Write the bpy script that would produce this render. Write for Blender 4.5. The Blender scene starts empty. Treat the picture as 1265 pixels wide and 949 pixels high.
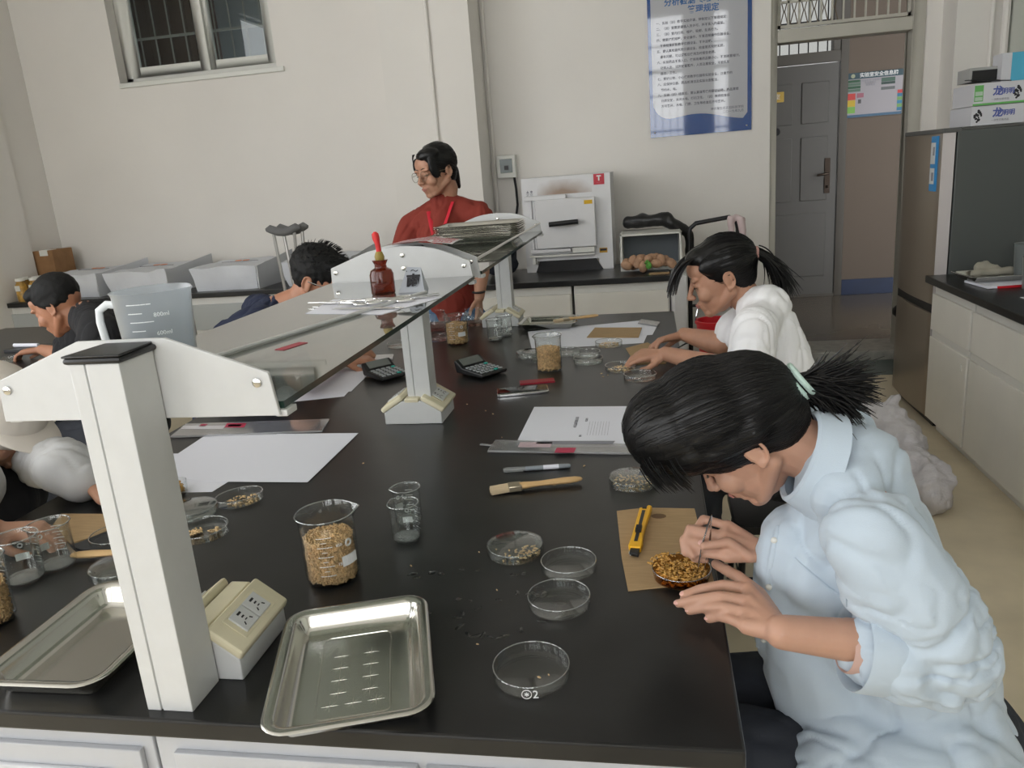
import bpy, bmesh, math, random
import numpy as np
from mathutils import Vector, Matrix, noise
from mathutils.bvhtree import BVHTree
PI = math.pi
R = math.radians
rnd = random.Random(7)
SC = bpy.context.scene
COL = SC.collection

# ------------------------------------------------------------------ camera
F_PX = 965.35
_pi, _ro, _ya = -0.26447, 0.078780, 0.188288
CM = Matrix.Rotation(_ya, 3, 'Z') @ Matrix.Rotation(_pi, 3, 'X') @ Matrix.Rotation(_ro, 3, 'Y')
CP = Vector((0, 0, 1.45))
cam_d = bpy.data.cameras.new('camera')
cam = bpy.data.objects.new('camera', cam_d)
COL.objects.link(cam)
cam_d.sensor_fit = 'HORIZONTAL'
cam_d.sensor_width = 36
cam_d.lens = F_PX / 1265 * 36
cam_d.clip_start = 0.02
rt, fw, up = CM @ Vector((1, 0, 0)), CM @ Vector((0, 1, 0)), CM @ Vector((0, 0, 1))
m4 = Matrix(((rt.x, up.x, -fw.x, CP.x), (rt.y, up.y, -fw.y, CP.y), (rt.z, up.z, -fw.z, CP.z), (0, 0, 0, 1)))
cam.matrix_world = m4
SC.camera = cam

def ray(u, v):
    return CM @ Vector(((u - 632.5) / F_PX, 1, -(v - 474.5) / F_PX))
def pz(u, v, z=.8):
    d = ray(u, v); return CP + d * ((z - CP.z) / d.z)
def py(u, v, y):
    d = ray(u, v); return CP + d * (y / d.y)

# ------------------------------------------------------------------ light
w = bpy.data.worlds.new('overcast_sky')
SC.world = w
w.use_nodes = True
bg = w.node_tree.nodes['Background']
bg.inputs[0].default_value = (0.97, 0.985, 1.0, 1)
bg.inputs[1].default_value = 9.6
SC.view_settings.view_transform = 'Standard'
SC.view_settings.look = 'None'
SC.view_settings.gamma = 1
SC.view_settings.use_curve_mapping = False
SC.view_settings.exposure = -1.08
SC.cycles.max_bounces = 12
SC.cycles.transparent_max_bounces = 40
SC.cycles.transmission_bounces = 12
SC.cycles.sample_clamp_indirect = 6
SC.cycles.caustics_reflective = False
SC.cycles.caustics_refractive = False

def portal(name, loc, rot, sx, sy):
    l = bpy.data.lights.new(name, 'AREA'); l.shape = 'RECTANGLE'; l.size = sx; l.size_y = sy
    l.cycles.is_portal = True
    o = bpy.data.objects.new(name, l); COL.objects.link(o); o.location = loc; o.rotation_euler = rot
    return o

# ------------------------------------------------------------------ materials
MATS = {}
def mat(name, col, rough=.5, metal=0, bump=0, bscale=60, var=0, vscale=8, spec=.5, sss=0, sheen=0, coat=0, stretch=None, bdist=.002, emit=None, trans=0, ior=1.45):
    if name in MATS: return MATS[name]
    m = bpy.data.materials.new(name); m.use_nodes = True
    nt = m.node_tree; b = nt.nodes['Principled BSDF']
    b.inputs['Base Color'].default_value = (*col, 1)
    b.inputs['Roughness'].default_value = rough
    b.inputs['Metallic'].default_value = metal
    b.inputs['Specular IOR Level'].default_value = spec
    b.inputs['IOR'].default_value = ior
    if trans: b.inputs['Transmission Weight'].default_value = trans
    if sss:
        b.inputs['Subsurface Weight'].default_value = sss
        b.inputs['Subsurface Radius'].default_value = (.012, .005, .003)
        b.inputs['Subsurface Scale'].default_value = .6
    if sheen: b.inputs['Sheen Weight'].default_value = sheen
    if coat:
        b.inputs['Coat Weight'].default_value = coat; b.inputs['Coat Roughness'].default_value = .05
    tc = nt.nodes.new('ShaderNodeTexCoord')
    vec = tc.outputs['Object']
    if stretch:
        mp = nt.nodes.new('ShaderNodeMapping'); mp.inputs['Scale'].default_value = stretch
        nt.links.new(vec, mp.inputs[0]); vec = mp.outputs[0]
    if var:
        n = nt.nodes.new('ShaderNodeTexNoise'); n.inputs['Scale'].default_value = vscale; n.inputs['Detail'].default_value = 5
        r = nt.nodes.new('ShaderNodeValToRGB')
        r.color_ramp.elements[0].position = .3; r.color_ramp.elements[1].position = .7
        r.color_ramp.elements[0].color = (*[max(0, c * (1 - var)) for c in col], 1)
        r.color_ramp.elements[1].color = (*[min(1, c * (1 + var)) for c in col], 1)
        nt.links.new(vec, n.inputs['Vector']); nt.links.new(n.outputs['Fac'], r.inputs[0]); nt.links.new(r.outputs[0], b.inputs['Base Color'])
    if bump:
        n2 = nt.nodes.new('ShaderNodeTexNoise'); n2.inputs['Scale'].default_value = bscale; n2.inputs['Detail'].default_value = 4
        bp = nt.nodes.new('ShaderNodeBump'); bp.inputs['Strength'].default_value = bump; bp.inputs['Distance'].default_value = bdist
        nt.links.new(vec, n2.inputs['Vector']); nt.links.new(n2.outputs['Fac'], bp.inputs['Height']); nt.links.new(bp.outputs[0], b.inputs['Normal'])
    if emit:
        b.inputs['Emission Color'].default_value = (*emit[:3], 1); b.inputs['Emission Strength'].default_value = emit[3]
    MATS[name] = m
    return m

def thin_glass(name, tint=(1, 1, 1), rough=.02, k=1.0, haze=0, hcol=(.8, .82, .84)):
    """clear sheet: see-through plus Fresnel reflection, with an optional milky share"""
    if name in MATS: return MATS[name]
    m = bpy.data.materials.new(name); m.use_nodes = True
    nt = m.node_tree; nt.nodes.remove(nt.nodes['Principled BSDF'])
    out = nt.nodes['Material Output']
    t = nt.nodes.new('ShaderNodeBsdfTransparent'); t.inputs[0].default_value = (*tint, 1)
    g = nt.nodes.new('ShaderNodeBsdfGlossy'); g.inputs['Roughness'].default_value = rough
    lw = nt.nodes.new('ShaderNodeLayerWeight'); lw.inputs[0].default_value = .5
    pw_ = nt.nodes.new('ShaderNodeMath'); pw_.operation = 'POWER'; pw_.inputs[1].default_value = 4.0
    nt.links.new(lw.outputs['Facing'], pw_.inputs[0])
    mu = nt.nodes.new('ShaderNodeMath'); mu.operation = 'MULTIPLY_ADD'; mu.inputs[1].default_value = .9 * k; mu.inputs[2].default_value = .04 * k; mu.use_clamp = True
    nt.links.new(pw_.outputs[0], mu.inputs[0])
    mx = nt.nodes.new('ShaderNodeMixShader')
    nt.links.new(mu.outputs[0], mx.inputs[0]); nt.links.new(g.outputs[0], mx.inputs[2])
    last = t.outputs[0]
    if haze:
        d = nt.nodes.new('ShaderNodeBsdfDiffuse'); d.inputs[0].default_value = (*hcol, 1)
        tl = nt.nodes.new('ShaderNodeBsdfTranslucent'); tl.inputs[0].default_value = (*hcol, 1)
        m0 = nt.nodes.new('ShaderNodeMixShader'); m0.inputs[0].default_value = .5
        nt.links.new(d.outputs[0], m0.inputs[1]); nt.links.new(tl.outputs[0], m0.inputs[2])
        m1 = nt.nodes.new('ShaderNodeMixShader'); m1.inputs[0].default_value = haze
        nt.links.new(last, m1.inputs[1]); nt.links.new(m0.outputs[0], m1.inputs[2]); last = m1.outputs[0]
    nt.links.new(last, mx.inputs[1]); nt.links.new(mx.outputs[0], out.inputs[0])
    MATS[name] = m
    return m

# ------------------------------------------------------------------ mesh builder
def rotm(rx=0, ry=0, rz=0):
    return Matrix.Rotation(rz, 4, 'Z') @ Matrix.Rotation(ry, 4, 'Y') @ Matrix.Rotation(rx, 4, 'X')
class MB:
    def __init__(s): s.v = []; s.f = []; s.mi = []; s.cur = 0
    def add(s, vs, fs):
        n = len(s.v); s.v += [tuple(v) for v in vs]; s.f += [tuple(i + n for i in f) for f in fs]; s.mi += [s.cur] * len(fs); return s
    def box(s, lo, hi, M=None):
        x0, y0, z0 = lo; x1, y1, z1 = hi
        vs = [Vector(p) for p in ((x0,y0,z0),(x1,y0,z0),(x1,y1,z0),(x0,y1,z0),(x0,y0,z1),(x1,y0,z1),(x1,y1,z1),(x0,y1,z1))]
        if M is not None: vs = [M @ v for v in vs]
        return s.add(vs, [(0,3,2,1),(4,5,6,7),(0,1,5,4),(1,2,6,5),(2,3,7,6),(3,0,4,7)])
    def cbox(s, c, d, M=None):
        return s.box([c[i] - d[i] / 2 for i in range(3)], [c[i] + d[i] / 2 for i in range(3)], M)
    def prism(s, poly, h0, h1, axis='z', M=None):
        def P(a, b, h): return Vector((a, b, h)) if axis == 'z' else (Vector((a, h, b)) if axis == 'y' else Vector((h, a, b)))
        n = len(poly)
        vs = [P(a, b, h0) for a, b in poly] + [P(a, b, h1) for a, b in poly]
        if M is not None: vs = [M @ v for v in vs]
        return s.add(vs, [tuple(range(n))[::-1], tuple(range(n, 2 * n))] + [(i, (i + 1) % n, n + (i + 1) % n, n + i) for i in range(n)])
    def tube(s, pts, r, n=8, cap=True, flat=1.0):
        pts = [Vector(p) for p in pts]; k = len(pts)
        rs = r if isinstance(r, (list, tuple)) else [r] * k
        prev = None; vs = []
        for i, p in enumerate(pts):
            t = (pts[min(i + 1, k - 1)] - pts[max(i - 1, 0)])
            if t.length < 1e-9: t = Vector((0, 0, 1))
            t.normalize()
            if prev is None:
                a = Vector((0, 0, 1)) if abs(t.z) < .9 else Vector((1, 0, 0)); u = t.cross(a).normalized()
            else:
                u = (prev - t * prev.dot(t)); u = u.normalized() if u.length > 1e-6 else t.orthogonal().normalized()
            prev = u; w_ = t.cross(u)
            for j in range(n):
                a = 2 * PI * j / n
                vs.append(p + (u * math.cos(a) + w_ * math.sin(a) * flat) * rs[i])
        fs = [(i * n + j, i * n + (j + 1) % n, (i + 1) * n + (j + 1) % n, (i + 1) * n + j) for i in range(k - 1) for j in range(n)]
        if cap: fs += [tuple(range(n))[::-1], tuple((k - 1) * n + j for j in range(n))]
        return s.add(vs, fs)
    def lathe(s, prof, n=32, M=None, spout=None, closed=False):
        """prof: (r,z) list about z"""
        vs = []
        for r_, z_ in prof:
            for j in range(n):
                a = 2 * PI * j / n; rr = r_
                if spout and r_ > 1e-6:
                    amt, z0 = spout
                    d = (a + PI) % (2 * PI) - PI
                    if z_ > z0: rr += amt * math.exp(-(d / .22) ** 2) * (z_ - z0) / (prof_max(prof) - z0 + 1e-9)
                v = Vector((rr * math.cos(a), rr * math.sin(a), z_))
                vs.append(M @ v if M is not None else v)
        k = len(prof)
        fs = [(i * n + j, i * n + (j + 1) % n, (i + 1) * n + (j + 1) % n, (i + 1) * n + j) for i in range(k - 1) for j in range(n)]
        if closed: fs += [((k - 1) * n + j, (k - 1) * n + (j + 1) % n, (j + 1) % n, j) for j in range(n)]
        else:
            if prof[0][0] > 1e-6: fs.append(tuple(range(n))[::-1])
            if prof[-1][0] > 1e-6: fs.append(tuple((k - 1) * n + j for j in range(n)))
        return s.add(vs, fs)
    def ball(s, c, r, n=12, m=8, M=None):
        if not isinstance(r, (tuple, list)): r = (r, r, r)
        vs = [Vector((0, 0, -1))]
        for i in range(1, m):
            th = -PI / 2 + PI * i / m
            for j in range(n):
                a = 2 * PI * j / n; vs.append(Vector((math.cos(th) * math.cos(a), math.cos(th) * math.sin(a), math.sin(th))))
        vs.append(Vector((0, 0, 1)))
        S = Matrix.Diagonal((r[0], r[1], r[2], 1)); T = Matrix.Translation(Vector(c))
        MM = T @ (M if M is not None else Matrix.Identity(4)) @ S
        vs = [MM @ v for v in vs]
        fs = [(0, 1 + (j + 1) % n, 1 + j) for j in range(n)]
        for i in range(m - 2):
            for j in range(n):
                a = 1 + i * n; fs.append((a + j, a + (j + 1) % n, a + n + (j + 1) % n, a + n + j))
        t = len(vs) - 1; a = 1 + (m - 2) * n
        fs += [(a + j, a + (j + 1) % n, t) for j in range(n)]
        return s.add(vs, fs)
    def cap(s, a, b, ra, rb=None, n=12):
        """tapered capsule"""
        rb = ra if rb is None else rb
        a = Vector(a); b = Vector(b)
        s.ball(a, ra, n, 8); s.ball(b, rb, n, 8)
        if (b - a).length > 1e-5: s.tube([a, b], [ra, rb], n)
        return s
    def build(s, name, m, parent=None, smooth=True, bevel=0, world=False, segs=2, ang=35):
        me = bpy.data.meshes.new(name)
        v = s.v
        if world and parent is not None:
            off = root_of(parent); inv = off.matrix_basis.inverted()
            v = [tuple(inv @ Vector(p)) for p in v]
        me.from_pydata([tuple(p) for p in v], [], s.f)
        ms = m if isinstance(m, (list, tuple)) else [m]
        for x in ms: me.materials.append(x)
        if len(ms) > 1: me.polygons.foreach_set('material_index', s.mi)
        if bevel:
            bm = bmesh.new(); bm.from_mesh(me)
            bmesh.ops.remove_doubles(bm, verts=bm.verts, dist=1e-6)
            es = [e for e in bm.edges if len(e.link_faces) == 2 and e.calc_face_angle(0) > R(ang)]
            try: bmesh.ops.bevel(bm, geom=es, offset=bevel, segments=segs, affect='EDGES', profile=.5, clamp_overlap=True)
            except Exception: pass
            bm.to_mesh(me); bm.free()
        if smooth:
            me.polygons.foreach_set('use_smooth', [True] * len(me.polygons))
            try: me.set_sharp_from_angle(angle=R(22 if bevel else 40))
            except Exception: pass
        me.update()
        o = bpy.data.objects.new(name, me); COL.objects.link(o)
        if parent is not None: o.parent = parent
        return o
def prof_max(p): return max(z for _, z in p)
def root_of(o):
    while o.parent: o = o.parent
    return o
def tag(o, label=None, cat=None, group=None, kind=None):
    if label: o['label'] = label
    if cat: o['category'] = cat
    if group: o['group'] = group
    if kind: o['kind'] = kind
    return o
def thing(name, label, cat, loc=(0, 0, 0), rz=0, group=None, rot=None):
    o = bpy.data.objects.new(name, None); COL.objects.link(o); o.location = loc
    o.rotation_euler = rot if rot else (0, 0, rz); o.empty_display_size = .05
    bpy.context.view_layer.update() if False else None
    o.matrix_basis  # local matrix from loc/rot
    return tag(o, label, cat, group)
def struct(o, label=None): 
    o['kind'] = 'structure'
    if label: o['label'] = label
    return o
def dup(root, loc, rz, label, group=None, rot=None):
    r = root.copy(); COL.objects.link(r); r.location = loc; r.rotation_euler = rot if rot else (0, 0, rz)
    r['label'] = label
    if group: r['group'] = group
    def rec(a, b):
        for ch in a.children:
            c = ch.copy(); COL.objects.link(c); c.parent = b; rec(ch, c)
    rec(root, r)
    return r
def text(name, s, size, m, parent, M, align='CENTER', ext=.0004, bold=0):
    cu = bpy.data.curves.new(name, 'FONT'); cu.body = s; cu.size = size; cu.align_x = align; cu.align_y = 'CENTER'; cu.extrude = ext
    cu.offset = bold; cu.resolution_u = 2
    t = bpy.data.objects.new('tmp', cu); COL.objects.link(t)
    dg = bpy.context.evaluated_depsgraph_get()
    me = bpy.data.meshes.new_from_object(t.evaluated_get(dg))
    bpy.data.objects.remove(t)
    me.transform(M); me.materials.clear(); me.materials.append(m)
    o = bpy.data.objects.new(name, me); COL.objects.link(o); o.parent = parent
    return o
FRONT = Matrix.Rotation(PI / 2, 4, 'X')      # text lying in x-z, read from -y
def remesh(mb, name, m, parent, voxel=.005, smooth=4, fac=.5, disp=None, post=None):
    """union of overlapping solids -> one continuous skin"""
    me = bpy.data.meshes.new('tmp'); me.from_pydata(mb.v, [], mb.f)
    t = bpy.data.objects.new('tmp', me); COL.objects.link(t)
    a = t.modifiers.new('r', 'REMESH'); a.mode = 'VOXEL'; a.voxel_size = voxel
    b = t.modifiers.new('s', 'SMOOTH'); b.iterations = smooth; b.factor = fac
    dg = bpy.context.evaluated_depsgraph_get()
    out = bpy.data.meshes.new_from_object(t.evaluated_get(dg)); bpy.data.objects.remove(t); bpy.data.meshes.remove(me)
    out.name = name
    if disp:
        n = len(out.vertices); co = np.empty(n * 3); out.vertices.foreach_get('co', co); co = co.reshape(-1, 3)
        no = np.empty(n * 3); out.vertices.foreach_get('normal', no); no = no.reshape(-1, 3)
        d = np.array([disp(Vector(c), Vector(k)) for c, k in zip(co, no)])
        co += no * d[:, None]; out.vertices.foreach_set('co', co.ravel())
    if post: post(out)
    hull = out.copy()
    out.transform(root_of(parent).matrix_basis.inverted()); out.materials.clear(); out.materials.append(m)
    out.polygons.foreach_set('use_smooth', [True] * len(out.polygons)); out.update()
    o = bpy.data.objects.new(name, out); COL.objects.link(o); o.parent = parent
    return o, hull
# ================================================================== materials in use
def plaster(name, col):
    if name in MATS: return MATS[name]
    m = mat(name, col, .85, bump=.25, bscale=35, bdist=.003, var=.03, vscale=1.3, spec=.25)
    return m
WALL = plaster('painted_plaster', (.80, .77, .725))
CEIL = plaster('ceiling_paint', (.75, .74, .71))
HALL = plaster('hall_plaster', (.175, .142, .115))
FLOOR = mat('terrazzo_floor', (.74, .645, .47), .33, bump=.05, bscale=120, var=.14, vscale=3, spec=.4)
TEAL = mat('teal_floor_paint', (.12, .155, .145), .4, var=.1, vscale=6)
MARBLE = mat('marble_sill', (.42, .41, .37), .35, var=.25, vscale=14)
TRIM = mat('door_frame_paint', (.50, .48, .42), .45, var=.03)
BLUE = mat('blue_baseboard_paint', (.014, .028, .075), .45, var=.15, vscale=5)
WHITE_STEEL = mat('white_coated_steel', (.60, .605, .60), .33, var=.02, vscale=30, spec=.5)
BENCH_WHITE = mat('bench_white_panel', (.50, .51, .535), .35, var=.03, vscale=12)
GREYPANEL = mat('cabinet_grey_panel', (.74, .72, .66), .42, var=.03, vscale=5)
CABEDGE = mat('cabinet_edge', (.70, .69, .65), .4)
RESIN = mat('black_epoxy_resin', (.012, .012, .012), .3, bump=.06, bscale=240, var=.35, vscale=9, spec=.55, bdist=.001)
RESIN_EDGE = mat('epoxy_edge', (.035, .032, .032), .45, bump=.1, bscale=80, var=.4, vscale=22)
PLASTW = mat('upvc_white', (.74, .74, .69), .4)
STEEL = mat('stainless_steel', (.62, .61, .57), .17, metal=1, bump=.06, bscale=14, bdist=.002)
CHROME = mat('bright_steel', (.75, .75, .75), .12, metal=1)
DARKMETAL = mat('dark_metal', (.03, .03, .032), .35, metal=.6)
BLACKP = mat('black_plastic', (.012, .012, .013), .38)
GLASS = thin_glass('lab_glass', (.97, .98, .975), .03, 1.15)
WINGLASS = thin_glass('window_glass', (.85, .88, .87), .01, 1.0)
SHELFGLASS = thin_glass('shelf_glass', (.86, .90, .87), .03, 1.5, haze=.22, hcol=(.60, .65, .57))
GEDGE = mat('glass_cut_edge', (.015, .035, .028), .12, spec=.7)
PAPER = mat('white_paper', (.78, .79, .86), .8, bump=.04, bscale=8, bdist=.004)
CREAM = mat('cream_plastic', (.70, .64, .46), .38, var=.03, vscale=30)
CARD = mat('brown_cardboard', (.40, .27, .14), .85, bump=.25, bscale=40, var=.1, vscale=18, stretch=(1, 8, 1), bdist=.001)
WOOD = mat('pale_wood', (.66, .43, .20), .5, var=.14, vscale=14, stretch=(1, 9, 9))
GRAIN = mat('wheat_grain', (.68, .45, .23), .55, var=.35, vscale=120)
GRAINPALE = mat('pale_wheat_grain', (.66, .47, .25), .55, var=.3, vscale=90)
GRAINWET = mat('amber_wet_grain', (.55, .30, .07), .22, var=.45, vscale=110, spec=.7)
INKBLACK = mat('black_ink', (.02, .02, .025), .6)
INKGREY = mat('grey_ink', (.25, .25, .28), .7)
INKWHITE = mat('white_print', (.80, .81, .80), .6)
RED = mat('red_plastic', (.60, .02, .03), .35)

# ================================================================== the room
FX0, FX1, FY0, FY1, CH = -4.7, 2.12, -2.2, 5.7, 3.85
b = MB().box((FX0 - .2, FY0 - .2, -.1), (FX1 + .2, FY1, 0)); struct(b.build('floor', FLOOR, smooth=False))
b = MB().box((FX0 - .2, FY0 - .2, CH), (FX1 + .2, FY1 + .24, CH + .12)); struct(b.build('ceiling', CEIL, smooth=False))
b = MB()                                        # back wall with window and doorway openings
WX0, WX1, WZ0, WZ1 = -3.90, -2.63, 2.31, 3.5
DX0, DX1, DZ1 = .80, 1.74, 3.0
Y0, Y1 = 5.7, 5.94
b.box((FX0 - .2, Y0, 0), (WX0, Y1, CH)).box((WX0, Y0, 0), (WX1, Y1, WZ0)).box((WX0, Y0, WZ1), (WX1, Y1, CH)).box((WX1, Y0, 0), (DX0, Y1, CH))
b.box((DX0, Y0, DZ1), (DX1, Y1, CH)).box((DX1, Y0, 0), (FX1 + .2, Y1, CH))
struct(b.build('wall_back', WALL, smooth=False))
LW = (-1.9, 2.3, .90, 3.5)
b = MB().box((FX0 - .2, FY0 - .2, 0), (FX0, LW[0], CH)).box((FX0 - .2, LW[1], 0), (FX0, FY1, CH)).box((FX0 - .2, LW[0], 0), (FX0, LW[1], LW[2])).box((FX0 - .2, LW[0], LW[3]), (FX0, LW[1], CH)).box((FX0, 2.4, 0), (FX0 + .035, 5.34, CH)); struct(b.build('wall_left', WALL, smooth=False))
b = MB().box((FX1, FY0 - .2, 0), (FX1 + .2, FY1, CH)); struct(b.build('wall_right', plaster('right_wall_paint', (.60, .62, .56)), smooth=False))
# pier on the back wall, and the one right of the door
b = MB().box((-1.72, 5.33, 0), (-1.11, 5.7, CH)); struct(b.build('wall_pier', WALL, smooth=False))
b = MB().box((1.83, 5.46, 0), (2.12, 5.7, CH)); struct(b.build('wall_pier_right', WALL, smooth=False))
# wall behind the camera with daylight windows
WINS = [(-4.35, -1.75), (-1.30, .60), (1.03, 1.30)]
WB0, WB1 = .95, 3.65
b = MB(); xs = FX0 - .2
for x0, x1 in WINS:
    b.box((xs, FY0 - .2, 0), (x0, FY0, CH)); b.box((x0, FY0 - .2, 0), (x1, FY0, WB0)); b.box((x0, FY0 - .2, WB1), (x1, FY0, CH)); xs = x1
b.box((xs, FY0 - .2, 0), (FX1 + .2, FY0, CH))
struct(b.build('wall_front', WALL, smooth=False))
for k, (x0, x1) in enumerate(WINS):
    r = thing('window_%d' % (k + 2), None, None, (x0, FY0 - .1, WB0)); struct(r)
    W, H = x1 - x0, WB1 - WB0
    f = MB()
    nx = 4 if W > 2 else (3 if W > 1.5 else 1)
    for i in range(nx + 1):
        x = W * i / nx; f.box((max(0, x - .03), -.03, 0), (min(W, x + .03), .03, H))
    for z in (0, H * .69, H): f.box((0, -.03, max(0, z - .03)), (W, .03, min(H, z + .03)))
    f.build('window_frame', PLASTW, r, smooth=False)
    g = MB()
    x = .1
    while x < W:
        g.tube([(x, -.08, 0), (x, -.08, H)], .006, 6); x += .12
    for z in (.45, .95, 1.5, 2.25): g.box((0, -.086, z - .012), (W, -.074, z + .012))
    g.build('security_bars', DARKMETAL, r, smooth=False)
    portal('daylight_portal', ((x0 + x1) / 2, FY0 - .22, (WB0 + WB1) / 2), (-PI / 2, 0, 0), W, H)

r = thing('window_6', None, None, (FX0 - .1, LW[0], LW[2])); struct(r)  # unseen left window, added and enlarged to brighten the right-hand side
f = MB(); W, H = LW[1] - LW[0], LW[3] - LW[2]
for i in range(5): f.box((-.03, max(0, W * i / 4 - .03), 0), (.03, min(W, W * i / 4 + .03), H))
for z in (0, H * .69, H): f.box((-.03, 0, max(0, z - .03)), (.03, W, min(H, z + .03)))
f.build('window_frame', PLASTW, r, smooth=False)
portal('daylight_portal', (FX0 - .22, (LW[0] + LW[1]) / 2, (LW[2] + LW[3]) / 2), (0, -PI / 2, 0), H, W)
# window_1: sliding window high on the back wall, looking into a dim room
r = thing('window_1', None, None, (WX0, 5.7, WZ0)); struct(r, 'high white sliding window with bars behind it')
W, H = WX1 - WX0, WZ1 - WZ0
f = MB().box((0, .10, 0), (W, .17, .045)).box((0, .10, H - .045), (W, .17, H)).box((0, .10, 0), (.055, .17, H)).box((W - .045, .10, 0), (W, .17, H))
f.build('window_frame', PLASTW, r, bevel=.004)
def sash(x0, x1, y, z0, z1):
    s = MB(); t = .074
    s.box((x0, y, z0), (x0 + t, y + .03, z1)).box((x1 - t, y, z0), (x1, y + .03, z1)).box((x0 + t, y, z0), (x1 - t, y + .03, z0 + t)).box((x0 + t, y, z1 - t), (x1 - t, y + .03, z1))
    o = s.build('sash', PLASTW, r, bevel=.004)
    g = MB().box((x0 + t, y + .012, z0 + t), (x1 - t, y + .018, z1 - t)); g.build('pane', WINGLASS, o, smooth=False)
    return o
sash(.05, .70, .095, .04, H - .04); sash(.66, W - .045, .128, .04, H - .04)
g = MB()
for i in range(10):
    x = .1 + i * .125; g.tube([(x, .215, 0), (x, .215, H)], .006, 6)
for z in (.33, .78): g.box((0, .205, z - .008), (W, .225, z + .008))
g.build('security_bars', mat('grey_bar_paint', (.22, .22, .21), .4), r)
MB().box((-.0, -.022, -.035), (W + .06, .10, -.0)).build('window_sill', PLASTW, r, bevel=.006)
# dim room behind window_1
dim = plaster('next_room_paint', (.20, .23, .24))
b = MB().box((-4.6, 7.3, 1.2), (-1.9, 7.4, 3.8)).box((-4.6, 5.94, 3.7), (-1.9, 7.3, 3.8)).box((-4.6, 5.94, 1.2), (-1.9, 7.3, 1.3)).box((-4.7, 5.94, 1.2), (-4.6, 7.4, 3.8)).box((-1.9, 5.94, 1.2), (-1.8, 7.4, 3.8))
struct(b.build('wall_next_room', dim, smooth=False))
b = MB()
for i in range(25):
    x = -4.58 + i * .0478; d = .02 * math.sin(i * 1.9)
    b.box((x, 6.3 + d, 1.4), (x + .05, 6.33 + d, 3.6))
tag(b.build('curtain', mat('maroon_curtain', (.035, .014, .010), .9), smooth=False), 'dark maroon curtain hanging behind the left pane of the high window', 'curtain')
lp = bpy.data.lights.new('next_room_fill', 'POINT'); lp.energy = 45; lp.color = (.85, .93, 1); lp.shadow_soft_size = .2  # unseen point light added to brighten what shows through the right pane
lo = bpy.data.objects.new('next_room_fill', lp); COL.objects.link(lo); lo.location = (-2.9, 6.7, 2.0)

# ---- doorway: frame, grille over the lintel, threshold
r = thing('door_1', None, None, (DX0, 5.7, 0)); struct(r, 'open doorway with a beige frame and a barred fanlight')
W = DX1 - DX0
f = MB().box((0, .02, 0), (.045, .16, DZ1)).box((W - .075, .02, 0), (W, .16, DZ1)).box((.045, .02, 2.125), (W - .075, .16, 2.205)).box((.045, .02, DZ1 - .05), (W - .075, .16, DZ1))
f.build('door_frame', TRIM, r, bevel=.006)
f = MB(); x0, x1, z0, z1 = .05, W - .08, 2.215, DZ1 - .06
f.box((x0, .06, z0), (x0 + .018, .08, z1)).box((x1 - .018, .06, z0), (x1, .08, z1)).box((x0, .06, z0), (x1, .08, z0 + .02)).box((x0, .06, z1 - .02), (x1, .08, z1)).box((x0, .062, 2.365), (x1, .078, 2.38))
f.build('grille_frame', TRIM, r, smooth=False)
for i in range(1, 12):
    x = x0 + (x1 - x0) * i / 12; MB().box((x - .006, .062, z0), (x + .006, .075, z1)).build('grille_bar', TRIM, r, smooth=False)
brz = mat('bronze_lattice', (.16, .12, .08), .5, metal=.4)
for i in range(6):                     # expanded lattice on the left half, behind the bars
    xa = x0 + .02 + i * .062; pts = []
    for k in range(7):
        pts += [(xa + (.022 if k % 2 else 0), z0 + .02 + k * .085)]
    g = MB()
    g.tube([(p[0], .092, p[1]) for p in pts], .0035, 5); g.tube([(2 * xa + .05 - p[0], .092, p[1]) for p in pts], .0035, 5)
    g.build('lattice_strip', brz, r)
struct(MB().box((DX0, 5.60, 0), (DX1 + .1, 5.98, .068)).build('trim_1', MARBLE, bevel=.006), 'marble threshold step')
struct(MB().box((.2, 5.22, .0005), (1.83, 5.60, .003)).build('trim_2', TEAL, smooth=False))
# ---- corridor
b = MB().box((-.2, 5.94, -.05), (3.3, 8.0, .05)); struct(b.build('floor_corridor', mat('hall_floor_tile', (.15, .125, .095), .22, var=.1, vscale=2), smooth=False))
TX0, TX1, TZ0, TZ1 = 1.10, 1.60, 2.30, 2.80
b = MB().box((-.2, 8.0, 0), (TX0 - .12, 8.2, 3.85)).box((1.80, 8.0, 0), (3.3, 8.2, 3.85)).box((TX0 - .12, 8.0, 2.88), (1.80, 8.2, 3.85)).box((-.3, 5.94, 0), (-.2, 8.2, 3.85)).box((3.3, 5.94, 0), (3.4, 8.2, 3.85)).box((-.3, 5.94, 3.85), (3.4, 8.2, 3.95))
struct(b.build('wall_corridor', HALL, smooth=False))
struct(MB().box((1.80, 7.985, .05), (3.3, 8.0, .20)).build('baseboard_corridor', BLUE, bevel=.003))
DG = mat('grey_door_paint', (.125, .12, .11), .45, var=.02)
DGF = mat('grey_door_frame_paint', (.11, .10, .085), .5)
r = thing('door_2', None, None, (TX0 - .12, 8.0, .05)); struct(r, 'closed grey metal door across the corridor')
W = .82
MB().box((0, -.02, 0), (.05, .12, 2.75)).box((W - .07, -.02, 0), (W, .12, 2.85)).box((.05, -.02, 2.14), (W - .07, .12, 2.235)).box((.05, -.02, 2.8), (W - .07, .12, 2.85)).box((0, -.02, 2.75), (.05, .12, 2.85)).box((W-.135,-.01,2.235),(W-.07,.1,2.8)).build('door_frame', DGF, r, bevel=.005)
MB().box((.04, -.015, -.01), (W - .06, .12, .025)).build('door_gap_filler', DGF, r)  # filler box added under the leaf to stop daylight leaking through
lf = MB().box((.052, .0, .02), (W - .072, .04, 2.135)).build('door_leaf', DG, r, bevel=.003)
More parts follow.
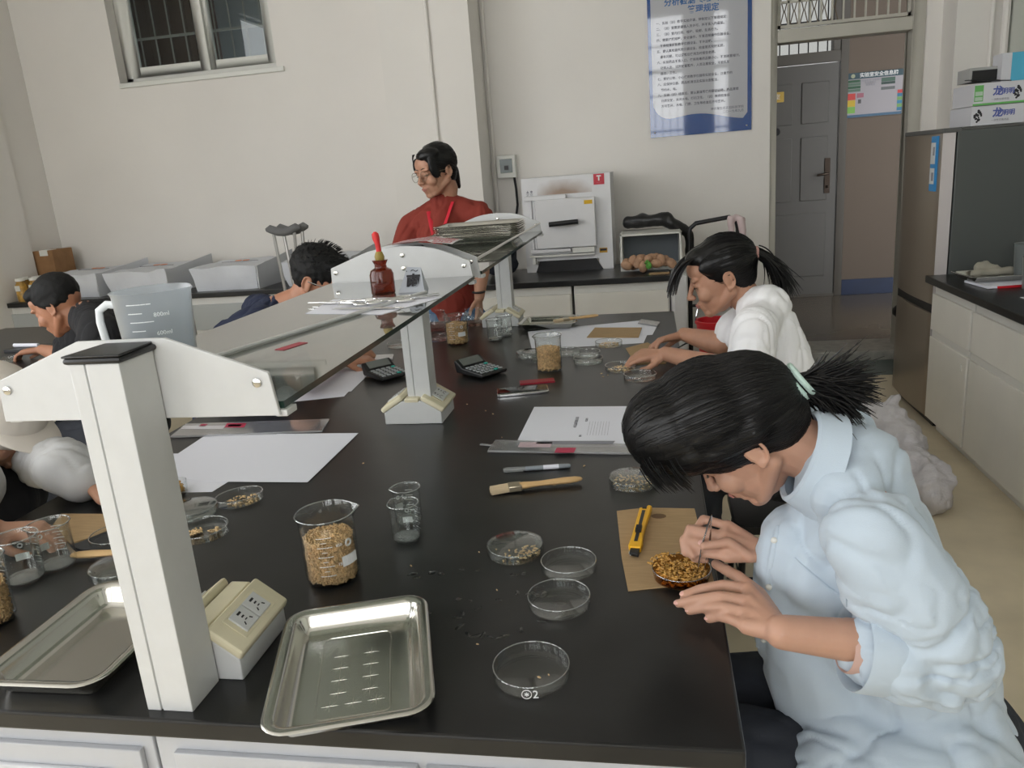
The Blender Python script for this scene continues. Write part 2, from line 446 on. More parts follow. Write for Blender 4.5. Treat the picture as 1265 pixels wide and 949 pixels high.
for (a, c, d, e) in ((.13, .34, 1.62, 1.98), (.42, .66, 1.62, 1.98), (.13, .34, .92, 1.5), (.42, .66, .92, 1.5), (.13, .66, .2, .8)):
    MB().box((a, -.012, d), (c, .0, e)).build('door_panel', DG, lf, bevel=.01)
h = MB().box((.635, -.022, .98), (.685, 0, 1.30)); h.tube([(.66, -.02, 1.16), (.66, -.06, 1.16), (.56, -.065, 1.15)], .011, 8)
h.ball((.66, -.03, 1.04), .012); h.build('door_handle', mat('bronze_handle', (.06, .045, .035), .3, metal=.8), lf, bevel=.004)
MB().lathe([(0, 0), (.035, 0), (.03, .006), (0, .008)], 20, Matrix.Translation((.2, -.002, 1.57)) @ Matrix.Rotation(PI / 2, 4, 'X')).build('peephole', DARKMETAL, lf)
pl = MB().box((.02, -.03, 1.83), (.26, -.014, 1.92)).build('number_plate', mat('brass_plate', (.62, .42, .10), .35, metal=.3), lf, bevel=.003)
text('plate_lettering', '实 训 室', .05, INKWHITE, lf, Matrix.Translation((.14, -.0315, 1.875)) @ FRONT)
for i in range(8):
    x = .06 + i * .083; MB().tube([(x, .03, 2.235), (x, .03, 2.8)], .006, 6).build('fanlight_bar', DARKMETAL, r)
MB().box((.05, .02, 2.49), (.70, .035, 2.505)).build('fanlight_rail', DARKMETAL, r)
MB().box((.05, .06, 2.235), (W - .135, .066, 2.8)).build('fanlight_pane', thin_glass('dimming_pane', (.34, .34, .33), .1, 1), r, smooth=False)  # pane added with a dark tint to cut the daylight entering the corridor
portal('daylight_portal', (1.30, 8.22, 2.55), (PI / 2, 0, 0), .62, .6)

# ---- safety board in the corridor
r = thing('safety_board', 'long colour-coded safety notice on the corridor wall beside the grey door', 'notice board', (1.79, 7.995, 1.69))
bw, bh = .585, .385
MB().box((0, -.008, 0), (bw, 0, bh)).build('board', mat('board_white', (.34, .32, .34), .4), r)
def chip(x0, z0, x1, z1, col, nm='panel_print', y=-.0095):
    m_ = mat('chip_%d_%d_%d' % tuple(int(c * 99) for c in col), col, .5)
    MB().box((x0 * bw, y, z0 * bh), (x1 * bw, -.0081, z1 * bh)).build(nm, m_, r, smooth=False)
NV = (.03, .07, .09)
chip(0, .86, 1, 1, NV, 'title_band'); chip(0, 0, 1, .06, (.05, .12, .20), 'foot_band')
chip(.85, .87, .99, .99, (.62, .42, .08), 'yellow_tag', -.0105)
MB().lathe([(0, 0), (.018, 0), (0, .002)], 16, Matrix.Translation((.05, -.0095, .93 * bh)) @ FRONT).build('round_emblem', mat('emblem_olive', (.35, .38, .25), .5), r)
for i in range(4): chip(.01, .58 + i * .068, .2, .64 + i * .068, (.03, .10, .05) if i % 2 else (.10, .17, .12), 'green_cell')
chip(.5, .75, .7, .84, (.06, .12, .09), 'green_cell'); chip(.5, .69, .7, .745, (.03, .06, .05), 'green_cell'); chip(.5, .57, .7, .635, (.12, .13, .13), 'grey_cell')
for i, c in enumerate(((.20, .45, .08), (.60, .42, .03), (.55, .05, .04))): chip(.0, .10 + i * .15, .13, .245 + i * .15, c, 'level_cell')
for i, c in enumerate(((.03, .17, .30), (.16, .34, .10), (.03, .20, .34), (.16, .34, .10), (.03, .17, .30), (.50, .04, .04))): chip(.74, .08 + i * .078, .98, .153 + i * .078, c, 'contact_cell')
chip(.15, .44, .25, .54, (.35, .12, .16), 'pictogram'); chip(.17, .31, .215, .40, (.08, .08, .08), 'pictogram')
text('board_title', '实验室安全信息牌', .041, INKWHITE, r, Matrix.Translation((.27, -.010, .93 * bh)) @ FRONT, bold=.0006)
text('board_lines', '实验室名称  分析检测\n安全责任人\n联系电话', .02, INKGREY, r, Matrix.Translation((.2, -.0092, .76 * bh)) @ FRONT)
# ---- rules poster
r = thing('rules_poster', 'glossy white laboratory rules poster with a blue border on the wall left of the doorway', 'poster', (.015, 5.694, 1.60))
pw, ph = .665, 1.02
MB().box((0, -.003, 0), (pw, .002, ph)).build('poster_board', mat('poster_blue', (.01, .07, .27), .03, coat=1, spec=.8), r, smooth=False)
edge = [(.022, .998), (.022, .23)] + [(.022 + .11 * (1 - math.cos(t * PI / 2 / 6)), .23 - .115 * math.sin(t * PI / 2 / 6)) for t in range(1, 7)]
edge += [(.16 + i * .03, .115 + .022 * math.sin((i) * .30) - .0009 * i) for i in range(1, 16)] + [(.638, .115), (.638, .998)]
MB().prism(edge[::-1], -.0042, -.0031, 'y').build('poster_sheet', mat('poster_white', (.46, .47, .51), .03, coat=1, spec=.8), r, smooth=False)
TB = mat('poster_title_blue', (.03, .12, .33), .3); TK = mat('poster_text', (.07, .07, .09), .3)
def pt(s, x, z, size, m_, al='CENTER', b_=0): text('poster_text' if m_ is TK else 'poster_title', s, size, m_, r, Matrix.Translation((x, -.0046, z)) @ FRONT, al, .0002, b_)
pt('分析检测实验（训）室',   .36, .835, .050, TB, b_=.0012); pt('管理规定', .36, .778, .050, TB, b_=.0012)
LN = ['一、实验（训）教学实验开课，特制定以下管理规定：', '二、（训）室需要遵循人员许可，并不准入内逗留。', '三、（训）室内打闹、喧哗、吸烟、乱丢行为。', '四、需要按照规程，安全操作，不准违规操作仪器设备，', '    不得随意拆卸教学仪器设备，不许运载。', '五、要认真检查所用仪器设备，检查是否完好无损，', '    遇有问题，可以调整后使用及时报告老师。', '六、实验药品不准入口，使用有毒药品要小心，不准随意倾倒，',
      '    做到人走、试剂放置整齐，人员注意安全，不能乱放', '    器皿、卫生。', '七、爱护公物，小心使用教学仪器和实验设备，注意节约', '八、应保持仪器、药品柜清洁及实验台面整洁，', '    节约水、电。', '九、实验（训）结束后，要认真填写使用登记记录，药品清理', '    归类安放，关闭水电，打扫卫生，（训）教师检查后', '    方可离开，水电、门窗、卫生等检查后方可离开。']
for i, s in enumerate(LN): pt(s, .055, .715 - i * .0345, .0195, TK, 'LEFT', .0003)
pt('神农架生态实验科技学院', .615, .152, .0195, TK, 'RIGHT'); pt('二〇一九年九月', .615, .128, .0195, TK, 'RIGHT')
for x, z in ((.03, .03), (.635, .03)): MB().lathe([(0, 0), (.006, 0), (0, .004)], 10, Matrix.Translation((x, -.003, z)) @ FRONT).build('mounting_screw', CHROME, r)

# ---- services on the walls
def pipe(lbl, pts, rad=.011):
    tag(MB().tube(pts, rad, 8).build('conduit', WALL), lbl, 'conduit', None)
pipe('thin white conduit running up the face of the pier', [(-1.385, 5.318, 1.0), (-1.385, 5.318, 3.8)])
pipe('thin white conduit beside the pier above the meter box', [(-1.085, 5.685, .82), (-1.085, 5.685, 3.8)], .012)
pipe('thin conduit near the right corner of the back wall', [(2.02, 5.44, 1.2), (2.02, 5.44, 3.8)], .012)
pipe('thick white pipe in the right corner behind the boxes', [(2.09, 5.43, 1.2), (2.09, 5.43, 3.8)], .022)
r = thing('meter_box', 'small white switch box with a dark window on the wall above the furnace', 'switch box', (-1.06, 5.7, 1.41))
MB().box((0, -.07, 0), (.135, 0, .155)).build('box_body', PLASTW, r, bevel=.006)
MB().box((.025, -.075, .035), (.112, -.07, .13)).build('window_cover', mat('smoky_cover', (.10, .13, .12), .15), r, bevel=.002)
MB().box((.055, -.08, .055), (.085, -.075, .085)).build('breaker_switch', BLACKP, r)
c = MB().tube([(-.945, 5.66, 1.41), (-.935, 5.65, 1.33), (-.935, 5.66, 1.22), (-.96, 5.67, 1.10), (-.97, 5.6, .84)], .009, 8)
tag(c.build('power_cable', BLACKP), 'black cable hanging from the switch box down behind the furnace', 'cable')
# ================================================================== central bench
TX = (-1.386, .089); TY = (.767, 3.50); ZT = .8
tag(MB().box((TX[0], TY[0], .772), (TX[1], TY[1], ZT)).build('worktop', RESIN, bevel=.004), 'long black worktop of the middle lab bench where the students work', 'worktop')
def end_cabinet(lbl, x0, x1, doors):
    r = thing('bench_cabinet', lbl, 'cabinet', (x0, TY[0] + .02, 0), group=None)
    w_ = x1 - x0
    b = MB().box((0, .006, .07), (w_, .20, .771)); b.box((.02, .03, 0), (w_ - .02, .19, .07)); b.build('body', BENCH_WHITE, r, bevel=.003)
    for a, c in doors:
        d = MB().box((a, -.004, .10), (c, .006, .735)); o = d.build('door', BENCH_WHITE, r, bevel=.002)
        p = MB().box((a + .045, -.012, .14), (c - .045, -.004, .705)); p.build('door_panel', mat('bench_panel_grey', (.60, .61, .64), .4), o, bevel=.003)
        MB().box((c - .035, -.016, .42), (c - .02, -.004, .52)).build('handle', CHROME, o, bevel=.002)
end_cabinet('white cabinet in the near end of the middle bench, under the long tray', -1.36, -.684, [(.03, .36), (.37, .66)])
end_cabinet('white cabinet in the near end of the middle bench, right of the panel gap', -.680, .062, [(.03, .37), (.38, .715)])
for k, (y0, y1) in enumerate(((1.32, 2.38), (2.40, 3.46))):
    r = thing('bench_cabinet', ('white base cabinet under the near half of the middle bench', 'white base cabinet under the far half of the middle bench')[k], 'cabinet', (-1.05, y0, 0))
    MB().box((0, 0, .07), (.80, y1 - y0, .771)).build('body', BENCH_WHITE, r, bevel=.003)
    for i in range(2):
        o = MB().box((.80, .02 + i * (y1 - y0) / 2, .1), (.812, (i + 1) * (y1 - y0) / 2 - .02, .74)).build('door', BENCH_WHITE, r, bevel=.002)
        MB().box((.812, .1 + i * .4, .5), (.82, .12 + i * .4, .6)).build('handle', CHROME, o)

# ---- reagent rack standing on the bench
rack = thing('reagent_rack', 'white steel rack with two glass shelves running down the middle of the bench', 'rack', (-.645, .82, ZT))
PX0, PX1 = -.674, -.608
def L(p): return (p[0] + .645, p[1] - .82, p[2] - ZT)
GROOVE = mat('profile_groove', (.25, .26, .25), .5)
for y in (.785, 1.99, 3.34):
    b = MB()
    prof = [(PX0, y), (PX0 + .020, y), (PX0 + .020, y + .003), (PX0 + .0225, y + .003), (PX0 + .0225, y), (PX1, y), (PX1, y + .066), (PX0, y + .066)]
    b.prism([(a + .645, c - .82) for a, c in prof], 0, .472)
    po = b.build('post', WHITE_STEEL, rack, bevel=.0015)
    MB().prism([(PX0 + .640, y - .824), (PX1 + .650, y - .824), (PX1 + .650, y - .750), (PX0 + .640, y - .750)], .472, .480).build('end_cap', BLACKP, po, bevel=.004)
    if y < 1:
        MB().prism([(PX0 + .640, y - .824), (PX1 + .650, y - .824), (PX1 + .645, y - .752), (PX0 + .645, y - .752)], .480, .483).build('end_cap_top', BLACKP, po, bevel=.003)
def bracket(y, curved):
    pts = [(-.845, 1.183), (-.455, 1.183), (-.462, 1.238)]
    if curved: pts += [(-.645 + .14 * math.cos(t) , 1.243 + .043 * math.sin(t)) for t in [R(q) for q in (35, 50, 65, 80, 90, 100, 115, 130, 145)]]
    else: pts += [(-.592, 1.286), (-.714, 1.286)]
    pts += [(-.842, 1.238)]
    b = MB().prism([(a + .645, c - ZT) for a, c in pts], y - .82, y + .006 - .82, 'y')
    s = 1 if y < 1 or 2.03 < y < 3 else -1
    for x in (-.452, -.838): b.box(L((x - .012 if x > -.6 else x - .006, y + (.006 if s > 0 else -.028), 1.180)), L((x + (.004 if x > -.6 else .012), y + (.034 if s > 0 else 0), 1.1885)))
    o = b.build('bracket', WHITE_STEEL, rack, bevel=.0012)
    q = MB()
    for x, z in ((-.478, 1.226), (-.829, 1.226), (-.64, 1.262), (-.64, 1.228)):
        q.lathe([(.0065, 0), (.0065, .002), (.004, .004), (0, .004)], 12, Matrix.Translation(L((x, y - .0005, z))) @ FRONT)
    if y > 1 or True: 
        for nme, (x, z) in zip(['screw'] * 4, ((-.478, 1.226), (-.829, 1.226), (-.64, 1.262), (-.64, 1.228))):
            MB().lathe([(.0058, 0), (.0058, .002), (.003, .0032), (0, .0032)], 12, Matrix.Translation(L((x, y - .0003, z))) @ FRONT).build(nme, STEEL, o)
    return o
for y, c in ((.853, 0), (1.976, 1), (2.060, 1), (3.330, 1)): bracket(y, c)
for y0, y1 in ((.862, 1.974), (2.068, 3.328)):
    b = MB().box(L((-.848, y0, 1.190)), L((-.452, y1, 1.199)))
    b.mi = [0, 0, 1, 1, 1, 1]
    b.build('glass_shelf', [SHELFGLASS, GEDGE], rack, smooth=False)
for x in (-.462, -.838):
    MB().tube([L((x, 2.066, 1.232)), L((x, 3.33, 1.232))], .0042, 8).build('guard_rail', STEEL, rack)

# ---- socket boxes at the foot of each post
def socket_box(lbl, y, first=None):
    if first: return dup(first, (-.659, y, ZT), 0, lbl, 'socket boxes on the bench')
    r = thing('socket_box', lbl, 'socket box', (-.659, y, ZT), 0, 'socket boxes on the bench')
    hw, d = .082, .137
    MB().prism([(-hw, 0), (hw, 0), (hw, .034), (.03, .066), (-.03, .066), (-hw, .034)], 0, d, 'y').build('housing', WHITE_STEEL, r, bevel=.003)
    MB().box((-.02, -.002, .062), (.02, d + .002, .074)).build('middle_strip', CREAM, r, bevel=.003)
    for s in (1, -1):
        a = math.atan2(.032, .052)
        M = Matrix.Translation((s * .056, d / 2, .0535)) @ Matrix.Rotation(s * a, 4, 'Y')
        cv = MB().box((-.036, -d / 2 - .003, -.004), (.036, d / 2 + .003, .012), M).build('cover', CREAM, r, bevel=.006, segs=3)
        MB().box((-.024, -.045, .012), (.024, .045, .0135), M).build('cover_frame', CREAM, cv, bevel=.001)
        for k in (-1, 1):
            ol = MB().box((-.019, k * .0185 - .0175, .013), (.019, k * .0185 + .0175, .0165), M).build('outlet', WHITE_STEEL, cv, bevel=.001)
            h = MB()
            for (px_, py_, wx, wy, an) in ((-.011, .000, .004, .009, 0), (-.003, 0, .003, .006, 0), (.008, .008, .006, .002, .5), (.008, -.008, .006, .002, -.5), (.004, 0, .002, .005, 0)):
                h.box((-wx / 2, -wy / 2, .0160), (wx / 2, wy / 2, .0170), M @ Matrix.Translation((px_, k * .0185 + py_, 0)) @ Matrix.Rotation(an, 4, 'Z'))
            h.build('pin_holes', BLACKP, ol, smooth=False)
    return r
s0 = socket_box('cream and white socket box behind the foot of the nearest rack post', .853)
S0_FIX = True
socket_box('cream and white socket box at the foot of the middle rack post', 1.970, s0)
socket_box('cream and white socket box at the foot of the farthest rack post', 3.30, s0)
s0.scale = (.80, 1, 1); s0.location.x = -.638

# ================================================================== benches against the walls
def wall_bench(x0, x1, y0, y1, units, lbl_top, lbls, side='-y', mats=(GREYPANEL, CABEDGE), gaps=None):
    tag(MB().box((x0, y0, .765), (x1, y1, .8)).build('worktop', RESIN, bevel=.004), lbl_top, 'worktop')
    for (a, c), l in zip(units, lbls):
        if side == '-y':
            r = thing('base_cabinet', l, 'cabinet', (a, y0 + .03, 0)); W = c - a; D = y1 - y0 - .05; T = lambda b: b
            def bx(p, q): return MB().box(p, q)
        else:
            r = thing('base_cabinet', l, 'cabinet', (x0 + .04, c, 0), -PI / 2); W = c - a; D = x1 - x0 - .06
        MB().box((.003, .004, .07), (W - .003, D, .764)).build('body', mats[1], r, smooth=False)
        MB().box((0, .05, 0), (W, D, .07)).build('plinth', mats[1], r, smooth=False)
        hw = W / 2
        MB().box((.01, -.012, .535), (W - .01, .004, .715)).build('drawer', mats[0], r, bevel=.004)
        n = 1 if W < .7 else 2
        for i in range(n):
            d = MB().box((.01 + i * W / n, -.012, .08), ((i + 1) * W / n - .01, .004, .500)).build('door', mats[0], r, bevel=.004)
            MB().box((W / n * (i + 1) - .07, -.016, .43), (W / n * (i + 1) - .055, -.012, .46)).build('lock_plate', PLASTW, d)
        MB().box((.01, -.004, .500), (W - .01, .003, .533)).build('finger_rail', CABEDGE, r, bevel=.003)
wall_bench(-4.70, -1.74, 4.98, 5.69, [(-4.69, -3.96), (-3.95, -3.22), (-3.21, -2.48), (-2.47, -1.75)], 'black worktop along the back wall under the high window',
           ['grey cabinet at the left end of the back bench, below the jars', 'grey cabinet behind the head of the student in black', 'grey cabinet of the back bench behind the plastic jug', 'grey cabinet of the back bench beside the pier'],
           mats=(mat('cabinet_cool_grey', (.43, .45, .44), .42), CABEDGE))
wall_bench(-1.70, .10, 4.64, 5.32, [(-1.68, -1.24), (-1.23, -.48), (-.47, .10)], 'black worktop carrying the white furnace',
           ['grey cabinet under the furnace bench, behind the standing woman', 'grey drawer cabinet right below the white furnace', 'grey drawer cabinet at the right end of the furnace bench'])
tag(MB().box((.105, 4.62, 0), (.20, 5.32, .80)).build('end_post', WHITE_STEEL, bevel=.02), 'white rounded end panel at the right end of the furnace bench', 'end panel')
wall_bench(1.33, 2.115, -1.2, 4.16, [(3.635, 4.14), (2.96, 3.63), (2.0, 2.955), (1.0, 1.995), (0, .995)], 'black worktop along the right wall beside the fridge',
           ['grey cabinet next to the fridge, narrowest of the right wall row', 'second grey cabinet from the fridge, cut by the photo edge', 'third grey cabinet from the fridge along the right wall', 'fourth grey cabinet from the fridge along the right wall', 'fifth grey cabinet from the fridge along the right wall'], side='x')

# ================================================================== furnace and its neighbours
r = thing('muffle_furnace', 'white muffle furnace with a scorched top, black door handle and red T badge', 'furnace', (-.81, 5.1, .8))
W, H, D = .565, .60, .50
FW = mat('furnace_white', (.72, .72, .73), .4, var=.02)
b = MB().box((0, 0, .07), (W, D, H)).box((0, 0, 0), (.075, D, .07)).box((W - .09, 0, 0), (W, D, .07)); b.build('body', FW, r, smooth=False)
MB().prism([(.06, 0), (.50, 0), (.455, .072), (.09, .072)], -.004, .012, 'y').build('dark_gap_panel', BLACKP, r, smooth=False)  # black sheet drawn in place of the dark gap between the feet
d = MB().box((.085, -.06, .155), (.466, -.012, .462)).build('door', FW, r, bevel=.006)
h = MB().tube([(.175, -.10, .31), (.36, -.10, .318)], .016, 10); h.box((.18, -.1, .30), (.20, -.06, .32)); h.box((.335, -.1, .306), (.355, -.06, .328)); h.build('handle', BLACKP, d)
MB().box((.40, -.0635, .42), (.452, -.0605, .444)).build('warning_sticker', mat('amber_sticker', (.70, .42, .01), .5), d)
b = MB().box((.02, -.045, .462), (.285, -.005, .488)).box((.04, -.045, .128), (.30, -.005, .150)).box((.05, -.03, .15), (.062, -.01, .462)).box((.07, -.03, .15), (.08, -.01, .462))
b.build('hinge_rods', FW, r, bevel=.003)
MB().box((.03, -.04, .10), (.45, -.008, .112)).box((.31, -.05, .118), (.45, -.006, .152)).box((.045, -.03, .055), (.066, -.005, .1)).build('latch_bar', PLASTW, r, bevel=.002)
MB().box((.462, -.003, .532), (.529, .0, .597)).build('red_badge', mat('badge_red', (.52, .02, .04), .4), r)
text('badge_letter', 'T', .042, INKWHITE, r, Matrix.Translation((.4955, -.0035, .570)) @ FRONT, bold=.002)
text('badge_caption', '·· ·· ··', .012, INKWHITE, r, Matrix.Translation((.4955, -.0035, .545)) @ FRONT)
MB().box((.48, -.003, .105), (.53, 0, .135)).build('warning_label', mat('amber_label', (.55, .30, .02), .5), r)
MB().box((.484, -.0036, .117), (.526, -.003, .130)).build('label_print', INKBLACK, r)
text('maker_mark', '▲ ●', .020, INKGREY, r, Matrix.Translation((.05, -.001, .515)) @ FRONT)
text('maker_mark', '北京', .024, INKGREY, r, Matrix.Translation((.05, -.001, .495)) @ FRONT)
# scorch: brown haze on the paint above the door
m = bpy.data.materials.new('scorched_paint'); m.use_nodes = True; nt = m.node_tree; bb = nt.nodes['Principled BSDF']; bb.inputs['Roughness'].default_value = .5
tc = nt.nodes.new('ShaderNodeTexCoord'); mp = nt.nodes.new('ShaderNodeMapping'); mp.inputs['Location'].default_value = (-.27 * 4.2, 0, -.455 * 7); mp.inputs['Scale'].default_value = (4.2, 0, 7)
gr = nt.nodes.new('ShaderNodeTexGradient'); gr.gradient_type = 'SPHERICAL'; ns = nt.nodes.new('ShaderNodeTexNoise'); ns.inputs['Scale'].default_value = 14
rp = nt.nodes.new('ShaderNodeValToRGB'); rp.color_ramp.elements[0].position = .15; rp.color_ramp.elements[0].color = (.72, .72, .73, 1); rp.color_ramp.elements[1].position = .75; rp.color_ramp.elements[1].color = (.33, .24, .18, 1)
ad = nt.nodes.new('ShaderNodeMath'); ad.operation = 'MULTIPLY_ADD'; ad.inputs[1].default_value = .25; 
nt.links.new(tc.outputs['Object'], mp.inputs[0]); nt.links.new(mp.outputs[0], gr.inputs[0]); nt.links.new(tc.outputs['Object'], ns.inputs['Vector'])
nt.links.new(ns.outputs['Fac'], ad.inputs[0]); nt.links.new(gr.outputs['Fac'], ad.inputs[2]); nt.links.new(ad.outputs[0], rp.inputs[0]); nt.links.new(rp.outputs[0], bb.inputs['Base Color'])
MB().box((.10, -.0015, .49), (.45, .0005, .58)).build('scorched_panel', m, r, smooth=False)

def blob(name, lbl, cat, parts, m_, voxel=.01, smooth=3, noise_a=.0, ns=8, loc=None, group=None, ridged=False):
    """soft lumpy thing: union of balls and capsules"""
    loc = loc or parts[0][0]
    r_ = thing(name, lbl, cat, loc, 0, group)
    b_ = MB()
    for p in parts:
        if len(p) == 2: b_.ball(p[0], p[1])
        else: b_.cap(p[0], p[1], p[2], p[3] if len(p) > 3 else None)
    def dsp(c, n): 
        v = noise.noise(c * ns) + .5 * noise.noise(c * ns * 2.3)
        if ridged: v = (1 - abs(noise.noise(c * ns)) * 2.2) * .6 + (1 - abs(noise.noise(c * ns * 2.1 + Vector((3, 1, 2)))) * 2.2) * .35 - .4
        return noise_a * v
    remesh(b_, 'shell', m_, r_, voxel, smooth, .5, dsp if noise_a else None)
    return r_
CLOTHBAG = mat('white_nonwoven', (.68, .70, .74), .85, bump=.35, bscale=18, bdist=.01, var=.03)
PLBAG = thin_glass('frosted_film', (.95, .95, .95), .25, 1.2, haze=.5, hcol=(.75, .74, .74))
blob('black_bag', 'black cloth bag slumped on the worktop at the left of the furnace', 'bag',
     [((-1.0, 5.0, .88), (-.92, 5.0, .88), .07), ((-1.0, 5.0, 1.0), (-.90, 5.0, .98), .055), ((-.97, 5.0, 1.05), (-.9, 5.02, 1.06), .04)], mat('black_cloth', (.012, .014, .022), .9, bump=.3, bscale=30), .012, 3, .008, 9, (-.95, 5.0, .8))
# white foam box with a bag of tubers in it
r = thing('storage_box', 'open white plastic crate with a grey lining lying on its side right of the furnace', 'crate', (-.19, 4.92, .8))
W, H, D = .37, .225, .30
b = MB().box((0, 0, 0), (.012, D, H)).box((W - .012, 0, 0), (W, D, H)).box((0, 0, H - .012), (W, D, H)).box((0, 0, 0), (W, D, .012)); b.build('shell', PLASTW, r, bevel=.003)
MB().box((.012, D - .02, .012), (W - .012, D, H - .012)).build('back_panel', mat('crate_lining', (.16, .18, .20), .6), r)
POT = mat('tan_tubers', (.45, .27, .17), .7, var=.3, vscale=20)
r = thing('tuber_bag', 'clear plastic bag of tan tubers tied with green tape in front of the crate', 'bag', (-.03, 4.86, .8))
for k in range(16):
    a = k * 2.4; q = .12 * math.sqrt((k + .5) / 16)
    MB().ball((q * math.cos(a) * 1.35, q * math.sin(a) * .5, .035 + .045 * (1 - k / 16.)), (.04, .03, .028), 10, 7, rotm(0, .3 * k, k)).build('tuber', POT, r)
b = MB().ball((0, 0, .066), (.185, .085, .062), 24, 14); b.cap((0, 0, .1), (.02, 0, .165), .04, .012); b.ball((.05, 0, .15), (.05, .02, .018)); b.ball((-.03, 0, .155), (.04, .02, .015))
remesh(b, 'film', thin_glass('bag_film', (.93, .93, .93), .18, 1.8, haze=.55, hcol=(.8, .78, .75)), r, .008, 2, .5, lambda c, n: .006 * noise.noise(c * 22))
MB().tube([(-.01, -.09, .06), (.0, -.083, .075), (.015, -.085, .06), (0, -.092, .05)], .008, 6).ball((.01, -.09, .045), (.018, .006, .02)).build('green_tape', mat('green_tape', (.12, .38, .06), .5), r)
blob('black_garbage_bag', 'crumpled black bag lying on top of the white crate', 'bag', [((-.14, 5.12, 1.08), (.10, 5.12, 1.09), .040), ((.10, 5.12, 1.08), (.24, 5.14, .99), .04, .03), ((-.05, 5.14, 1.09), .05), ((.24, 5.14, .97), (.24, 5.14, .86), .03)],
     mat('black_film', (.015, .015, .015), .35, bump=.4, bscale=25), .012, 2, .012, 10, (.0, 5.06, 1.02))
tag(MB().box((-.02, 4.70, .8), (.10, 4.78, .803), ).build('brown_scrap', CARD), 'small scrap of brown cardboard on the worktop in front of the tuber bag', 'cardboard')
# folding trolley behind the girl in white
r = thing('folding_trolley', 'black folding trolley with an arched handle against the wall by the doorway', 'trolley', (.38, 5.0, 0))
b = MB().tube([(-.15, 0, .05), (-.15, 0, .99), (-.145, 0, 1.03), (-.11, 0, 1.06), (.09, 0, 1.085), (.13, 0, 1.06), (.14, 0, 1.01), (.14, 0, .05)], .014, 10); b.tube([(-.15, 0, .55), (.14, 0, .55)], .01, 8); b.build('handle_frame', DARKMETAL, r)
MB().box((-.17, -.26, .05), (.16, 0, .065)).build('platform', DARKMETAL, r, bevel=.004)
for x in (-.17, .16): MB().lathe([(0, -.015), (.06, -.015), (.07, 0), (.06, .015), (0, .015)], 20, Matrix.Translation((x, .05, .07)) @ Matrix.Rotation(PI / 2, 4, 'Y')).build('wheel', BLACKP, r)
blob('pink_cloth', 'pale pink cloth hanging over the trolley handle behind the ponytail', 'cloth', [((.50, 4.93, 1.09), (.54, 4.93, 1.07), .018), ((.47, 4.92, 1.08), (.48, 4.92, .93), .022, .012), ((.53, 4.92, 1.07), (.56, 4.92, .85), .022, .014)], mat('pink_cloth', (.62, .50, .50), .9), .008, 2, .005, 20, (.5, 4.93, .85))
r = thing('red_bucket', 'red plastic bucket on a low stand behind the girl in the white T-shirt', 'bucket', (.33, 4.35, .25))
MB().lathe([(.07, 0), (.10, .32), (.108, .32), (.108, .335), (.095, .335), (.065, .01)], 28, closed=True).build('pail', RED, r)
MB().tube([(-.105, 0, .33), (-.09, 0, .40), (0, 0, .44), (.09, 0, .40), (.105, 0, .33)], .004, 6).build('handle', CHROME, r)
tag(MB().box((.20, 4.2, .20), (.46, 4.5, .25)).box((.21, 4.21, 0), (.24, 4.24, .2)).box((.42, 4.21, 0), (.45, 4.24, .2)).box((.21, 4.46, 0), (.24, 4.49, .2)).box((.42, 4.46, 0), (.45, 4.49, .2)).build('step_stool', GREYPANEL, bevel=.004), 'low grey stand below the red bucket', 'stand')

